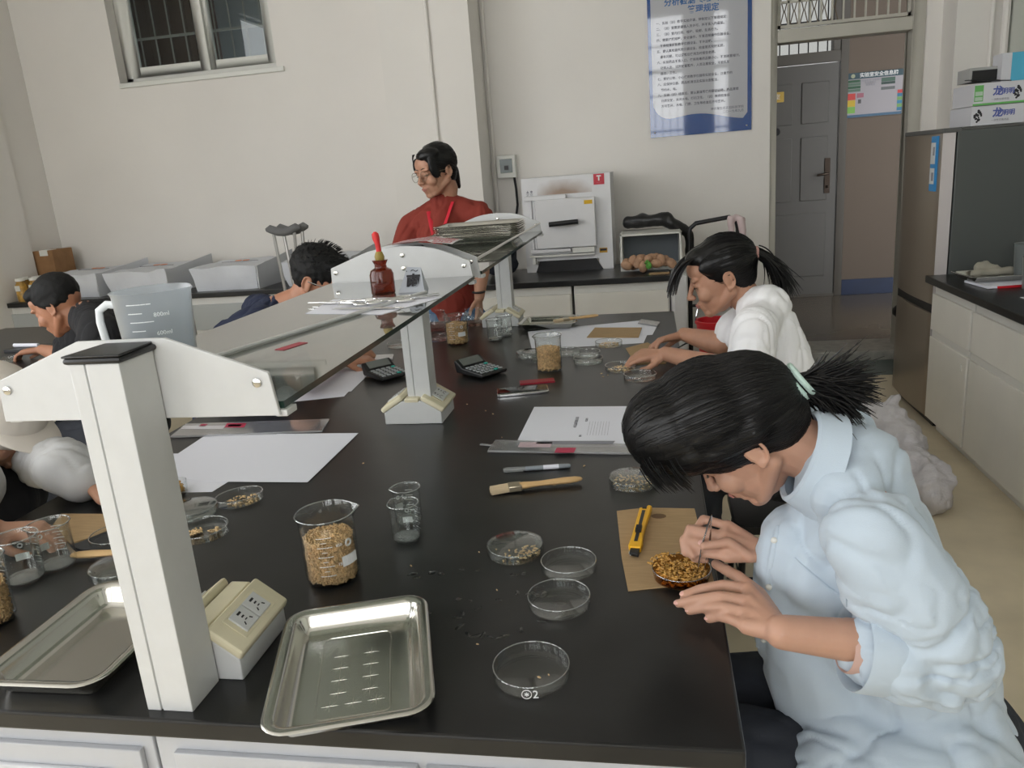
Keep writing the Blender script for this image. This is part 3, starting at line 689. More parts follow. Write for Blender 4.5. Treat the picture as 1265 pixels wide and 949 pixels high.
# ---- white parcels on the back bench
OR = mat('orange_print', (.75, .28, .12), .7)
def parcel(lbl, x, y, w_, d_, h_, rz, seed):
    r = thing('white_parcel', lbl, 'parcel', (x, y, .8), rz, 'white cloth parcels along the back bench')
    def f(u, v, t):   # sloping flat-topped bundle, wider on top
        k = 1 + .12 * t
        return Vector(((u - .5) * w_ * k, (v - .5) * d_ * k, t * h_ * (1 - .0 * v)))
    n = 10; b = MB()
    rr = random.Random(seed)
    vs = []; ids = {}
    for i in range(n + 1):
        for j in range(n + 1):
            for l in range(5):
                if i in (0, n) or j in (0, n) or l in (0, 4):
                    ids[i, j, l] = len(vs); p = f(i / n, j / n, l / 4)
                    p += Vector((noise.noise(p * 9 + Vector((seed, 0, 0))), noise.noise(p * 9 + Vector((0, seed, 0))), noise.noise(p * 9 + Vector((0, 0, seed))) if l else 0)) * .016
                    if l == 4 and i == n: p.z += .02 * (j / n)
                    vs.append(p)
    fs = []
    for i in range(n):
        for j in range(n):
            fs += [(ids[i, j, 4], ids[i + 1, j, 4], ids[i + 1, j + 1, 4], ids[i, j + 1, 4]), (ids[i, j, 0], ids[i, j + 1, 0], ids[i + 1, j + 1, 0], ids[i + 1, j, 0])]
    for i in range(n):
        for l in range(4):
            fs += [(ids[i, 0, l], ids[i + 1, 0, l], ids[i + 1, 0, l + 1], ids[i, 0, l + 1]), (ids[i, n, l + 1], ids[i + 1, n, l + 1], ids[i + 1, n, l], ids[i, n, l]),
                   (ids[0, i, l + 1], ids[0, i + 1, l + 1], ids[0, i + 1, l], ids[0, i, l]) if i < n else None, (ids[n, i, l], ids[n, i + 1, l], ids[n, i + 1, l + 1], ids[n, i, l + 1])]
    b.add(vs, [q for q in fs if q]); b.build('wrapping', CLOTHBAG, r)
    q = MB().box((.01 + w_ * .5, -d_ * .45, h_ * .05), (.022 + w_ * .5, d_ * .5, h_ * 1.28)); 
    MB().add([(w_ * .55, -d_ * .55, h_ * .0), (w_ * .56, -d_ * .55, h_ * .96), (w_ * .62, d_ * .5, h_ * 1.32), (w_ * .6, d_ * .5, .0), (w_ * .55 - .01, -d_ * .54, 0), (w_ * .56 - .01, -d_ * .54, h_ * .94), (w_ * .62 - .01, d_ * .5, h_ * 1.3), (w_ * .6 - .01, d_ * .5, 0)],
             [(0, 1, 2, 3), (4, 7, 6, 5), (0, 4, 5, 1), (1, 5, 6, 2), (2, 6, 7, 3), (0, 3, 7, 4)]).build('end_flap', mat('nonwoven_shade', (.64, .655, .68), .85, bump=.2, bscale=12, bdist=.01), r, smooth=False)
    t = MB().box((-.06, .02, h_ + .008), (-.02, .05, h_ + .012)).box((.0, .02, h_ + .008), (.04, .05, h_ + .012)); t.build('orange_print', OR, r)
    MB().box((-.14, -.03, h_ + .007), (.14, -.02, h_ + .011)).build('print_line', INKGREY, r)
parcel('white cloth parcel farthest left, behind the head of the student in black', -4.17, 5.36, .44, .50, .17, -.10, 1)
parcel('white cloth parcel second from the left, behind the plastic jug', -3.62, 5.33, .46, .52, .17, -.04, 2)
parcel('white cloth parcel left of the crutches', -2.95, 5.33, .46, .52, .165, .02, 3)
parcel('white cloth parcel right of the crutches, behind the head of the student in navy', -2.27, 5.33, .44, .50, .17, .0, 4)
# ---- crutches leaning on the bench
def crutch(lbl, x, y, rz):
    r = thing('crutch', lbl, 'crutch', (x, y, 0), rz, 'crutches leaning at the back bench')
    AL = mat('brushed_aluminium', (.52, .51, .49), .35, metal=.9)
    for s in (-1, 1): MB().tube([(0, 0, .15), (s * .022, 0, .32), (s * .07, 0, 1.18)], .011, 8).build('shaft', AL, r)
    MB().tube([(0, 0, .0), (0, 0, .4)], .013, 8).build('lower_tube', AL, r); MB().lathe([(.022, 0), (.022, .02), (.014, .05)], 14).build('rubber_tip', BLACKP, r)
    MB().tube([(-.05, 0, .75), (.05, 0, .75)], .018, 8).build('hand_grip', mat('grey_foam', (.16, .16, .16), .8), r)
    MB().tube([(-.115, 0, 1.205), (-.09, 0, 1.21), (-.04, 0, 1.19), (0, 0, 1.185), (.04, 0, 1.19), (.09, 0, 1.21), (.115, 0, 1.205)], [.012, .027, .028, .028, .028, .027, .012], 12).build('armpit_pad', MATS['grey_foam'], r)
crutch('grey-padded aluminium crutch, the nearer of the pair at the back bench', -2.36, 4.86, .1)
crutch('grey-padded aluminium crutch, the farther of the pair at the back bench', -2.33, 4.93, -.1)
# ---- specimen jars at the far left
AMB = mat('amber_contents', (.42, .24, .05), .3, var=.5, vscale=30)
r = thing('specimen_carton', 'brown carton at the far left end of the back bench, behind the small jars', 'carton', (-4.685, 5.36, .8))
MB().box((0, 0, 0), (.17, .22, .34)).build('carton', mat('brown_carton', (.30, .16, .07), .75, var=.15, vscale=12), r, bevel=.004)
MB().box((.06, -.002, .30), (.13, .1, .343)).build('white_label', PLASTW, r)
for k, (x, y) in enumerate(((-4.62, 5.15), (-4.53, 5.17), (-4.44, 5.19), (-4.58, 5.06), (-4.48, 5.08))):
    r = thing('specimen_jar', 'small amber specimen jar %s' % ('standing left in the back row by the carton', 'in the middle of the back row by the carton', 'standing right in the back row by the carton', 'in the front row, left of the two', 'in the front row, right of the two')[k], 'jar', (x, y, .8), 0, 'amber specimen jars on the back bench')
    MB().lathe([(.0, 0), (.04, 0), (.042, .01), (.042, .12), (.03, .135), (.03, .15), (0, .15)], 20).build('jar_body', AMB, r)
    MB().lathe([(.031, .15), (.033, .15), (.033, .17), (0, .17)], 20).build('lid', PLASTW, r)
    MB().box((-.02, -.0435, .08), (.02, -.04, .12)).build('label', PLASTW, r)

# ================================================================== fridge and right-hand side
FR = mat('brown_brushed_steel', (.33, .28, .225), .30, metal=.6, bump=.05, bscale=30, stretch=(1, 1, .02), bdist=.001)
r = thing('fridge', 'tall two-door fridge with brown steel doors and grey side beside the doorway', 'fridge', (1.44, 4.18, 0))
D, W, H = .62, .585, 1.49
MB().box((.0, .0, .04), (D, W, H - .012)).build('cabinet', mat('fridge_grey', (.085, .092, .088), .5, bump=.1, bscale=300), r, bevel=.006)
MB().box((-.065, 0, H - .02), (.02, W, H + .002)).box((-.02, .01, H - .012), (D, W - .01, H)).build('top_trim', mat('fridge_top', (.10, .10, .095), .5), r, bevel=.004)
def fdoor(z0, z1):
    prof = [(-.01, 0), (-.01, W)] + [(-.062 - .012 * math.sin(PI * t / 10), W * (1 - t / 10)) for t in range(0, 11)]
    b = MB().prism(prof[::-1], z0, z1); o = b.build('door', FR, r, bevel=.003)
    MB().box((-.064, -.003, z0), (-.008, .0, z1)).build('door_side', mat('door_side_grey', (.58, .54, .53), .4), o)
    return o
d1 = fdoor(.645, H - .02); d2 = fdoor(.06, .60)
MB().box((-.058, 0, .60), (-.01, W, .645)).build('handle_recess', BLACKP, r)
MB().box((-.02, .01, 0), (D, W - .01, .05)).build('base_trim', BLACKP, r)
e = MB().box((-.0765, .045, 1.20), (-.064, .115, H - .03)).build('energy_label', mat('label_blue', (.04, .25, .55), .5), d1)
MB().box((-.078, .05, 1.33), (-.0765, .110, 1.43)).box((-.078, .05, 1.235), (-.0765, .110, 1.31)).build('label_white', mat('label_white', (.60, .62, .62), .5), e)
MB().box((-.0788, .058, 1.37), (-.078, .078, 1.41)).box((-.0788, .058, 1.25), (-.078, .085, 1.29)).build('label_print', INKGREY, e)
r = thing('wall_knob', 'small white round stopper at the door frame beside the fridge', 'stopper', (1.70, 5.60, .62)); MB().ball((0, 0, 0), (.022, .03, .026)).build('knob', PLASTW, r)
tag(MB().lathe([(0, 0), (.10, 0), (.12, .02), (.12, .05), (.10, .07), (0, .07)], 24, Matrix.Translation((1.62, 5.25, .37))).lathe([(0.02, .0), (.02, .37)], 10, Matrix.Translation((1.62, 5.25, 0))).lathe([(0, 0), (.1, 0), (.1, .02), (0, .03)], 20, Matrix.Translation((1.62, 5.25, 0))).build('round_stool', BLACKP), 'black round stool top peeking out behind the fridge', 'stool')

def pbox(name, lbl, loc, rz, w_, d_, h_, m_, dx=None):
    r = thing(name, lbl, 'box', loc, rz); MB().box((0, 0, 0), (w_, d_, h_)).build('carton', m_, r, bevel=.002); return r
WB = mat('white_carton', (.60, .60, .63), .6); GP = mat('green_print', (.14, .42, .12), .6); BP = mat('blue_print', (.09, .12, .36), .6)
zt = 1.492
def box_art(r, w_, h_, flip):
    ex = w_ * (.12 if flip else .84)
    em = MB()
    rr = random.Random(3)
    for k in range(16):
        a = rr.random() * 6.3; q = .020 * math.sqrt(rr.random()); s = .0035 + .004 * rr.random()
        em.lathe([(0, 0), (s, 0), (0, .0006)], 7, Matrix.Translation((ex + q * math.cos(a) * .8, -.0006, h_ * .48 + q * math.sin(a) * 1.3)) @ FRONT)
    em.build('ornament_print', INKBLACK, r)
    text('box_title', '龙', .044, BP, r, Matrix.Translation((w_ * .47, -.0008, h_ * .58)) @ FRONT, bold=.0015)
    text('box_title', '明明', .028, BP, r, Matrix.Translation((w_ * .66, -.0008, h_ * .56)) @ FRONT, bold=.0008)
    text('box_caption', '一次性实验用品', .011, INKGREY, r, Matrix.Translation((w_ * .52, -.0008, h_ * .22)) @ FRONT)
r = pbox('glove_carton', 'white carton with dark blue characters, lower of the two stacked on the fridge', (1.50, 4.20, zt), .02, .245, .26, .088, WB); box_art(r, .245, .088, True)
r = pbox('glove_carton', 'white carton with a green label, upper of the two on the fridge', (1.502, 4.195, zt + .090), .02, .225, .25, .098, WB); box_art(r, .225, .098, False)
MB().box((-.0005, -.0015, 0), (.2255, 0, .009)).build('green_edge', GP, r); MB().box((.004, -.0015, .018), (.042, 0, .090)).build('green_label', GP, r)
MB().box((.007, -.0022, .022), (.039, -.0015, .038)).box((.007, -.0022, .044), (.039, -.0015, .062)).build('label_panel', mat('pale_green', (.45, .58, .45), .6), r)
bx_ = thing('open_flap_box', 'grey and black open box with flaps, behind and above the white cartons', 'box', (1.50, 4.28, zt + .190), .02)
MB().box((.01, 0, .012), (.24, .15, .075)).build('carton', mat('grey_carton', (.36, .36, .35), .6), bx_, bevel=.002)
MB().box((.02, -.002, .012), (.155, 0, .062)).build('dark_window', BLACKP, bx_)
MB().add([(-.03, -.05, .018), (.17, -.06, .0), (.17, 0, .01), (.0, 0, .022), (-.03, -.05, .021), (.17, -.06, .003), (.17, 0, .013), (.0, 0, .025)], [(0, 3, 2, 1), (4, 5, 6, 7), (0, 1, 5, 4), (1, 2, 6, 5), (2, 3, 7, 6), (3, 0, 4, 7)]).build('flap', BLACKP, bx_, smooth=False)
r = thing('blue_carton', 'light blue and white carton standing behind the boxes on the fridge', 'box', (1.66, 4.24, zt + .190), .02)
MB().box((.0, 0, 0), (.115, .1, .125)).build('carton', mat('sky_blue_carton', (.09, .42, .60), .6), r, bevel=.002)
MB().box((-.03, -.001, 0), (.012, .1, .125)).build('white_side', WB, r)
r = thing('violet_carton', 'white carton with a violet panel at the right end of the fridge top', 'box', (1.745, 4.19, zt), 0)
MB().box((0, 0, 0), (.22, .25, .12)).build('carton', WB, r, bevel=.002); MB().box((.03, -.0012, .02), (.15, 0, .085)).build('violet_panel', mat('violet_print', (.13, .15, .42), .5), r)
MB().add([(0, 0, .12), (.22, 0, .12), (.22, .06, .20), (.05, .06, .20), (0, .004, .12), (.22, .004, .12), (.22, .064, .20), (.05, .064, .20)], [(0, 1, 2, 3), (4, 7, 6, 5), (0, 4, 5, 1), (1, 5, 6, 2), (2, 6, 7, 3), (3, 7, 4, 0)]).build('flap', WB, r, smooth=False)
tag(MB().box((1.74, 4.30, zt + .122), (2.0, 4.42, zt + .195)).build('brown_packet', mat('brown_packet', (.26, .15, .09), .7), bevel=.003), 'brown packet on the fridge behind the violet carton', 'packet')

# right worktop: notebook, tray, jugs
def notebook():
    r = thing('notebook', 'white notebook with a red spine under the tray on the right worktop', 'notebook', (1.58, 3.80, .8), .12)
    MB().box((-.16, -.10, .002), (.16, .10, .012)).build('pages', PAPER, r); MB().box((-.12, -.104, .001), (.162, -.098, .011)).build('red_spine', RED, r)
notebook()
# ================================================================== small things
def rrect(w_, d_, r_, n=6):
    pts = []
    for cx_, cy_, a0 in ((w_ / 2 - r_, d_ / 2 - r_, 0), (-w_ / 2 + r_, d_ / 2 - r_, 90), (-w_ / 2 + r_, -d_ / 2 + r_, 180), (w_ / 2 - r_, -d_ / 2 + r_, 270)):
        for k in range(n + 1):
            a = R(a0 + 90 * k / n); pts.append((cx_ + r_ * math.cos(a), cy_ + r_ * math.sin(a)))
    return pts
def rloft(b, rings, w_, d_, r_, close_last=True, M=None):
    vs = []; n = None
    for off, z in rings:
        p = rrect(w_ - 2 * off, d_ - 2 * off, max(.004, r_ - off)); n = len(p); vs += [Vector((x, y, z)) for x, y in p]
    if M is not None: vs = [M @ v for v in vs]
    fs = [(i * n + j, i * n + (j + 1) % n, (i + 1) * n + (j + 1) % n, (i + 1) * n + j) for i in range(len(rings) - 1) for j in range(n)]
    if close_last: fs.append(tuple((len(rings) - 1) * n + j for j in range(n)))
    b.add(vs, fs); return b
def tray(lbl, loc, rz, w_, d_, h_=.028, r_=.035, detail=True, group='stainless steel trays', cat='tray'):
    r = thing('steel_tray', lbl, cat, loc, rz, group)
    b = MB()
    rings = [(.0, h_ - .003), (-.001, h_ - .0015), (.0005, h_), (.004, h_ + .0008), (.013, h_ - .001), (.0155, h_ - .003), (.0185, h_ - .010), (.024, .008), (.029, .003), (.036, .0015), (.05, .0015)]
    rloft(b, rings, w_, d_, r_)
    rloft(b, [(.0, h_ - .003), (.013, h_ - .004), (.0165, h_ - .011), (.023, .007), (.028, .0005), (.04, .0)], w_, d_, r_)
    b.build('pan', STEEL, r)
    if detail:
        e = MB(); q = rrect(w_ - .115, d_ - .10, .01); q.append(q[0]); e.tube([(x, y, .0015) for x, y in q], .0012, 6, cap=False); e.build('embossed_line', STEEL, r)
        e = MB()
        def star(x, y):
            for k in range(4):
                a = k * PI / 4; dx, dy = math.cos(a) * .011, math.sin(a) * .011; e.tube([(x - dx, y - dy, .0014), (x, y, .0016), (x + dx, y + dy, .0014)], [.0002, .0004, .0002], 5)
        ny = int((d_ - .15) / .028)
        for i in range(ny): 
            for x in (-(w_ / 2 - .085), w_ / 2 - .085): star(x, (i - (ny - 1) / 2) * .028)
        for i in range(3): star((i - 1) * .03, -(d_ / 2 - .075))
        o = e.build('embossed_stars', STEEL, r); o['kind'] = 'stuff'
    return r
gv = None
def grains(name, lbl, places, size, m_, parent=None, cat='grain', seed=1):
    """places: list of (x,y,z,tilt)"""
    g = MB().ball((0, 0, 0), (size, size * .48, size * .42), 6, 4); base = np.array(g.v); fs = np.array([f + (f[-1],) * (4 - len(f)) for f in g.f])
    rr = random.Random(seed); V_ = []; 
    for x, y, z, t in places:
        s = .75 + .5 * rr.random(); M_ = np.array((Matrix.Rotation(rr.random() * 6.28, 3, 'Z') @ Matrix.Rotation((rr.random() - .5) * t, 3, 'Y')))
        V_.append(base * s @ M_.T + (x, y, z))
    nb = len(base); V_ = np.concatenate(V_); F_ = []
    for k in range(len(places)):
        for f in g.f: F_.append(tuple(i + k * nb for i in f))
    me = bpy.data.meshes.new(name); me.from_pydata(V_.tolist(), [], F_); me.polygons.foreach_set('use_smooth', [True] * len(F_)); me.materials.append(m_)
    o = bpy.data.objects.new(name, me); COL.objects.link(o)
    if parent: o.parent = parent
    else: tag(o, lbl, cat)
    o['kind'] = 'stuff'
    return o
def disc_places(c, r_, n, z, jit, tilt, seed, off=(0, 0)):
    rr = random.Random(seed); P_ = []
    for _ in range(n):
        a = rr.random() * 6.283; q = r_ * math.sqrt(rr.random()); P_.append((c[0] + off[0] + q * math.cos(a), c[1] + off[1] + q * math.sin(a), z + rr.random() * jit, tilt))
    return P_
def petri(lbl, c, R_=.0505, lid=False, tilt=None, group='round glass petri dishes', mark=False):
    r = thing('petri_dish', lbl, 'petri dish', (c[0], c[1], c[2]), 0, group, rot=tilt)
    h_ = .017; t = .0013
    def pr(R0, z0, h0, up_=1):
        return [(0, z0), (R0 - .004, z0), (R0 - .0008, z0 + .0012 * up_), (R0, z0 + .004 * up_), (R0, z0 + (h0 - .001) * up_), (R0 - t / 2, z0 + h0 * up_), (R0 - t, z0 + (h0 - .001) * up_), (R0 - t, z0 + .003 * up_), (R0 - t - .003, z0 + .0018 * up_), (0, z0 + .0018 * up_)]
    MB().lathe(pr(R_ - (.003 if lid else 0), .0005, h_), 48).build('dish', GLASS, r)
    if lid: MB().lathe(pr(R_, .0215, .0165, -1)[::-1], 48).build('lid', GLASS, r)
    q = []
    for i in range(49): q.append(((R_ - t / 2 - (.003 if lid else 0)) * math.cos(i * PI / 24), (R_ - t / 2 - (.003 if lid else 0)) * math.sin(i * PI / 24), h_ + .0004))
    MB().tube(q, .0009, 6, cap=False).build('rim', RIMG, r)
    q = [((R_ - .001) * math.cos(i * PI / 24), (R_ - .001) * math.sin(i * PI / 24), .0016) for i in range(49)]
    if mark:
        text('glass_marking', '⊛2', .016, INKWHITE, r, Matrix.Rotation(R(-84) + PI / 2, 4, 'Z') @ Matrix.Translation((0, -R_ - .0004, .008)) @ FRONT)
    return r
RIMG = thin_glass('glass_rim', (.85, .88, .87), .06, 3.0, haze=.25, hcol=(.75, .78, .78))
FROST = thin_glass('frosted_base', (.9, .9, .9), .2, 1.2, haze=.38, hcol=(.6, .62, .62))
def beaker(lbl, c, rb, h_, marks=True, rz=0, group='glass beakers', vol='500', frosted=False, k_rim=1.075):
    r = thing('beaker', lbl, 'beaker', (c[0], c[1], c[2]), rz, group)
    rt_ = rb * 1.02; t = .0014
    prof = [(0, .0005), (rb - .012, .0005), (rb - .004, .0022), (rb, .010), (rt_, h_ * .88), (rt_ * 1.02, h_ * .94), (rt_ * k_rim, h_), (rt_ * k_rim - t, h_ + .0005), (rt_ * 1.02 - t, h_ * .94), (rt_ - t, h_ * .88), (rb - t, .010), (rb - .006, .0042), (rb - .014, .003), (0, .003)]
    MB().lathe(prof, 48, spout=(rb * .16, h_ * .88)).build('vessel', GLASS, r)
    q = []
    for i in range(49):
        a = 2 * PI * i / 48; d = (a + PI) % (2 * PI) - PI; rr_ = rt_ * k_rim - t / 2 + rb * .16 * math.exp(-(d / .22) ** 2); q.append((rr_ * math.cos(a), rr_ * math.sin(a), h_ + .0002))
    MB().tube(q, .0013, 6, cap=False).build('rim', RIMG, r)
    if frosted: MB().lathe([(0, .0032), (rb - .006, .0045), (rb - .002, .0085)], 32).build('base_thickness', FROST, r)
    if marks:
        b = MB(); n = 5
        def tan(a, z): return Matrix.Rotation(a + PI / 2, 4, 'Z') @ Matrix.Translation((0, -rt_ - .0004, z))
        a0 = R(-115)
        for i in range(n):
            z = h_ * (.22 + .56 * i / (n - 1))
            for k in range(5):
                a = a0 + k * .11; M_ = tan(a, z); b.box((-rb * .05, -.0002, -.0006), (rb * .05, .0002, .0006), M_)
            if i < n - 1:
                M_ = tan(a0 + .2, z + h_ * .07); b.box((-rb * .1, -.0002, -.0004), (rb * .1, .0002, .0004), M_)
        o = b.build('graduations', INKWHITE, r, smooth=False); o['kind'] = 'stuff'
        for i in range(1, n, 2): text('volume_number', str(int(int(vol) * i / (n - 1))), h_ * .06, INKWHITE, r, tan(a0 + .72, h_ * (.22 + .56 * i / (n - 1))) @ FRONT)
        M_ = tan(R(-52), h_ * .62); 
        text('glass_logo', '◎', h_ * .14, INKWHITE, r, M_ @ FRONT)
        b = MB()
        for k in range(3): b.box((-rb * .14, -.0002, -h_ * .075), (rb * .14, .0003, h_ * .075), tan(R(-52) + (k - 1) * .2, h_ * .38))
        b.build('writing_patch', INKWHITE, r, smooth=False)
    return r
def beaker_grain(lbl, c, rb, h_, n, seed, m_=GRAIN, size=.0036):
    rr = random.Random(seed); P_ = []
    for i in range(n):
        if i % 4 == 0: a = rr.random() * 6.283; q = (rb - .005) * math.sqrt(rr.random()); P_.append((q * math.cos(a), q * math.sin(a), h_ + .004 * rr.random() + .006 * noise.noise(Vector((q * math.cos(a) * 30, q * math.sin(a) * 30, seed))), 1.2))
        else: a = rr.random() * 6.283; z = .006 + (h_ - .004) * rr.random(); q = rb - .0055 - .003 * rr.random(); P_.append((q * math.cos(a), q * math.sin(a), z, 3.1))
    o = grains('wheat_grains', lbl, P_, size, m_, None, 'grain', seed)
    o.location = c
    co = MB().lathe([(0, .005), (rb - .014, .005), (rb - .0075, .012), (rb - .0075, h_), (0, h_ + .002)], 24); 
    k = co.build('grain_core', m_, o); return o

# ---- right side of the bench, near to far
tray('large embossed steel tray at the near bench edge, right of the rack post', (-.419, .880, ZT), R(18), .212, .284)
c = pz(413, 713); c.z = ZT
beaker('large beaker two-thirds full of wheat, behind the nearest steel tray', c, .046, .122, rz=R(28), vol='600')
beaker_grain('wheat grains filling the large beaker behind the nearest steel tray', c, .046, .078, 3300, 3)
c = pz(503, 667); beaker('small empty beaker, front one of the pair right of the wheat beaker', c, .0268, .075, rz=R(150), frosted=True, vol='100')
c = pz(506, 646); beaker('small empty beaker half hidden behind its twin', c, .0262, .075, rz=R(200), frosted=True, vol='100')
def PD(lbl, u, v, **k): c = pz(u, v); return petri(lbl, (c.x, c.y, ZT + k.pop('dz', 0)), **k)
PD('closed petri dish with a cluster of pale grains, between the small beakers and the cutter', 637, 684, lid=True)
c = pz(637, 684); grains('wheat_grains', 'pale grains scattered in the closed petri dish left of the empty ones', disc_places((c.x, c.y), .022, 46, ZT + .004, .003, .5, 5, (.022, -.004)) + disc_places((c.x, c.y), .042, 12, ZT + .004, .001, .4, 6), .0034, GRAINPALE)
PD('empty petri dish farther from the edge, touching its neighbour by the cardboard', 703, 703, R_=.0465)
PD('wet empty petri dish in the middle of the three empty ones', 691, 747, R_=.0485)
PD('empty petri dish with a white marking, nearest to the bench edge', 657, 834, R_=.0515, mark=True)
PD('closed petri dish of pale grains under the hanging black hair', 782, 599, lid=True)
c = pz(782, 599); grains('wheat_grains', 'pale grains inside the closed petri dish under the hanging hair', disc_places((c.x, c.y), .042, 80, ZT + .004, .008, .6, 8), .0034, GRAINPALE)
# water
b = MB(); rr = random.Random(4)
WATER = mat('water', (.012, .012, .012), .03, spec=.8)
for u, v, s in ((508, 710, .009), (514, 714, .007), (535, 708, .008), (545, 709, .007), (566, 741, .006), (581, 742, .005), (571, 704, .005), (636, 710, .009), (645, 709, .006), (590, 705, .004), (500, 756, .004), (530, 757, .006)):
    c = pz(u, v)
    for k in range(3): b.lathe([(s * (.4 + .5 * rr.random()), .0002), (s * .3, .0009), (0, .0011)], 12, Matrix.Translation((c.x + (rr.random() - .5) * s, c.y + (rr.random() - .5) * s, ZT)) @ Matrix.Diagonal((1, .7, 1, 1)))
o = b.build('water_drops', WATER); tag(o, 'water drops spilled on the black worktop between beaker and petri dishes', 'water', None, 'stuff')
b = MB(); pts = []
for i in range(41):
    a = i * 2 * PI / 40; pts.append(pz(630 + 62 * math.cos(a) + 9 * math.sin(3 * a), 760 + 24 * math.sin(a) - 14 * math.cos(a) + 3 * math.sin(5 * a)))
for i, p in enumerate(pts[:-1]):
    if i % 2 == 0: b.lathe([(.0045 + .003 * rr.random(), .0001), (.002, .0004), (0, .0005)], 9, Matrix.Translation((p.x, p.y, ZT)) @ Matrix.Rotation(i, 4, 'Z') @ Matrix.Diagonal((1.5, .6, 1, 1)))
tag(b.build('water_trace', WATER), 'faint ring of spilled water left of the wet empty petri dish', 'water', None, 'stuff')
# loose grains on the worktop
P_ = []
for u, v in ((614, 730), (722, 576), (721, 577), (592, 683), (745, 466), (751, 464), (743, 462), (609, 512), (600, 508), (577, 500), (620, 541), (548, 513), (685, 600), (590, 797), (678, 835), (666, 838), (449, 573), (508, 700)):
    q = pz(u, v); P_.append((q.x, q.y, ZT + .0015, .3))
grains('wheat_grains', 'a few stray grains scattered over the black worktop', P_, .0030, GRAINPALE)
# brush, pen, cutter
def brush(lbl, c, rz, s=1.0):
    r = thing('paint_brush', lbl, 'brush', (c[0], c[1], c[2]), rz, 'flat wooden brushes')
    prof = [(.0, .011), (.01, .0115), (.025, .0095), (.045, .0085), (.07, .0095), (.095, .0105), (.12, .0095), (.132, .006), (.135, .002)]
    b = MB(); b.tube([(x - .02, 0, .010) for x, _ in prof], [w_ for _, w_ in prof], 14, flat=.62); b.build('handle', WOOD, r)
    MB().box((-.045, -.014, .002), (-.016, .014, .016)).build('ferrule', mat('nickel_band', (.42, .36, .26), .3, metal=.8), r, bevel=.003)
    b = MB(); rr = random.Random(2)
    for i in range(120):
        y = (rr.random() - .5) * .026; z = .004 + rr.random() * .010; b.tube([(-.044, y, z), (-.078 - .006 * rr.random(), y * 1.12 + (rr.random() - .5) * .003, z - .002)], [.0011, .0006], 4)
    o = b.build('bristles', mat('pale_bristle', (.62, .50, .33), .8), r); o['kind'] = 'stuff'
    return r
a, c = pz(610, 604, .81), pz(712, 592, .81); an = math.atan2(c.y - a.y, c.x - a.x)
br = brush('flat brush with pale bristles and a wooden handle lying on the worktop by the pen', (a.x + .075 * math.cos(an), a.y + .075 * math.sin(an), ZT), an)
a, c = pz(622, 584), pz(706, 578); an = math.atan2(c.y - a.y, c.x - a.x)
r = thing('pen', 'silver-grey gel pen with a clear cap lying above the brush', 'pen', (a.x, a.y, ZT), an)
MB().tube([(.045, 0, .0055), (.135, 0, .0055), (.148, 0, .0055), (.151, 0, .0055)], [.0052, .0052, .0048, .003], 12).build('barrel', mat('pen_grey', (.25, .28, .31), .3), r)
MB().tube([(0, 0, .0055), (.004, 0, .0055), (.05, 0, .0055)], [.004, .0062, .0062], 12).build('cap', FROST, r); MB().box((.004, -.010, .004), (.045, -.007, .0065)).build('clip', FROST, r)
MB().tube([(.09, 0, .0055), (.125, 0, .0055)], .0055, 12).build('pen_label', PAPER, r)
# cardboard + cutter
def sheet(name, lbl, cat, uv, m_, th=.0006, dz=0, group=None, curl=0):
    P = [pz(u, v, ZT) for u, v in uv]; c = sum(P, Vector()) / len(P)
    area = sum(P[i - 1].x * P[i].y - P[i].x * P[i - 1].y for i in range(len(P)))
    if area < 0: P = P[::-1]
    r = thing(name, lbl, cat, (c.x, c.y, ZT + dz), 0, group)
    MB().prism([(p.x - c.x, p.y - c.y) for p in P], 0.0002, th).build('sheet', m_, r, smooth=False); return r
r = sheet('cardboard_sheet', 'brown cardboard under the yellow cutter and the dish of amber grain', 'cardboard', [(762, 633), (795, 629), (858, 630), (862, 646), (882, 720), (776, 731), (768, 690)], CARD, .003)
MB().lathe([(.016, 0), (0, .0003)], 14, Matrix.Translation((.0, .085, .0031)) @ Matrix.Diagonal((.9, .7, 1, 1))).build('wet_stain', mat('wet_cardboard', (.16, .09, .04), .6), r)
a, c = pz(797, 630, .808), pz(782, 688, .808); an = math.atan2(a.y - c.y, a.x - c.x)
r = thing('box_cutter', 'yellow and black box cutter lying on the cardboard', 'cutter', (c.x, c.y, ZT + .003), an)
YEL = mat('yellow_plastic', (.85, .45, .01), .35)
L_ = (a - c).length
b = MB(); pts = [(.022, -.011), (.05, -.0115), (.06, -.0095), (L_ * .6, -.0095), (L_ * .9, -.012), (L_ + .004, -.013), (L_ + .008, -.006), (L_ - .004, .0), (L_ - .005, .010), (.06, .010), (.03, .0115), (.022, .009)]
b.prism(pts, .001, .013); b.build('handle', YEL, r, bevel=.0025)
MB().box((.042, -.0028, .0125), (L_ - .02, .0032, .0138)).build('slot', BLACKP, r); s = MB().box((.075, -.005, .0132), (.098, .005, .0175)); [s.box((.078 + i * .004, -.005, .0175), (.080 + i * .004, .005, .0188)) for i in range(5)]; s.build('slider', BLACKP, r)
MB().prism([(.0, -.009), (.024, -.009), (.024, .007), (.006, .007)], .004, .010).build('blade_guard', BLACKP, r, bevel=.001)
MB().prism([(-.003, .004), (.008, .0085), (.024, .0085), (.024, .0055), (.002, .0035)], .006, .0075).build('blade', CHROME, r, smooth=False)
MB().box((L_ - .012, -.004, .006), (L_ - .003, .004, .0142)).build('end_clip', BLACKP, r)
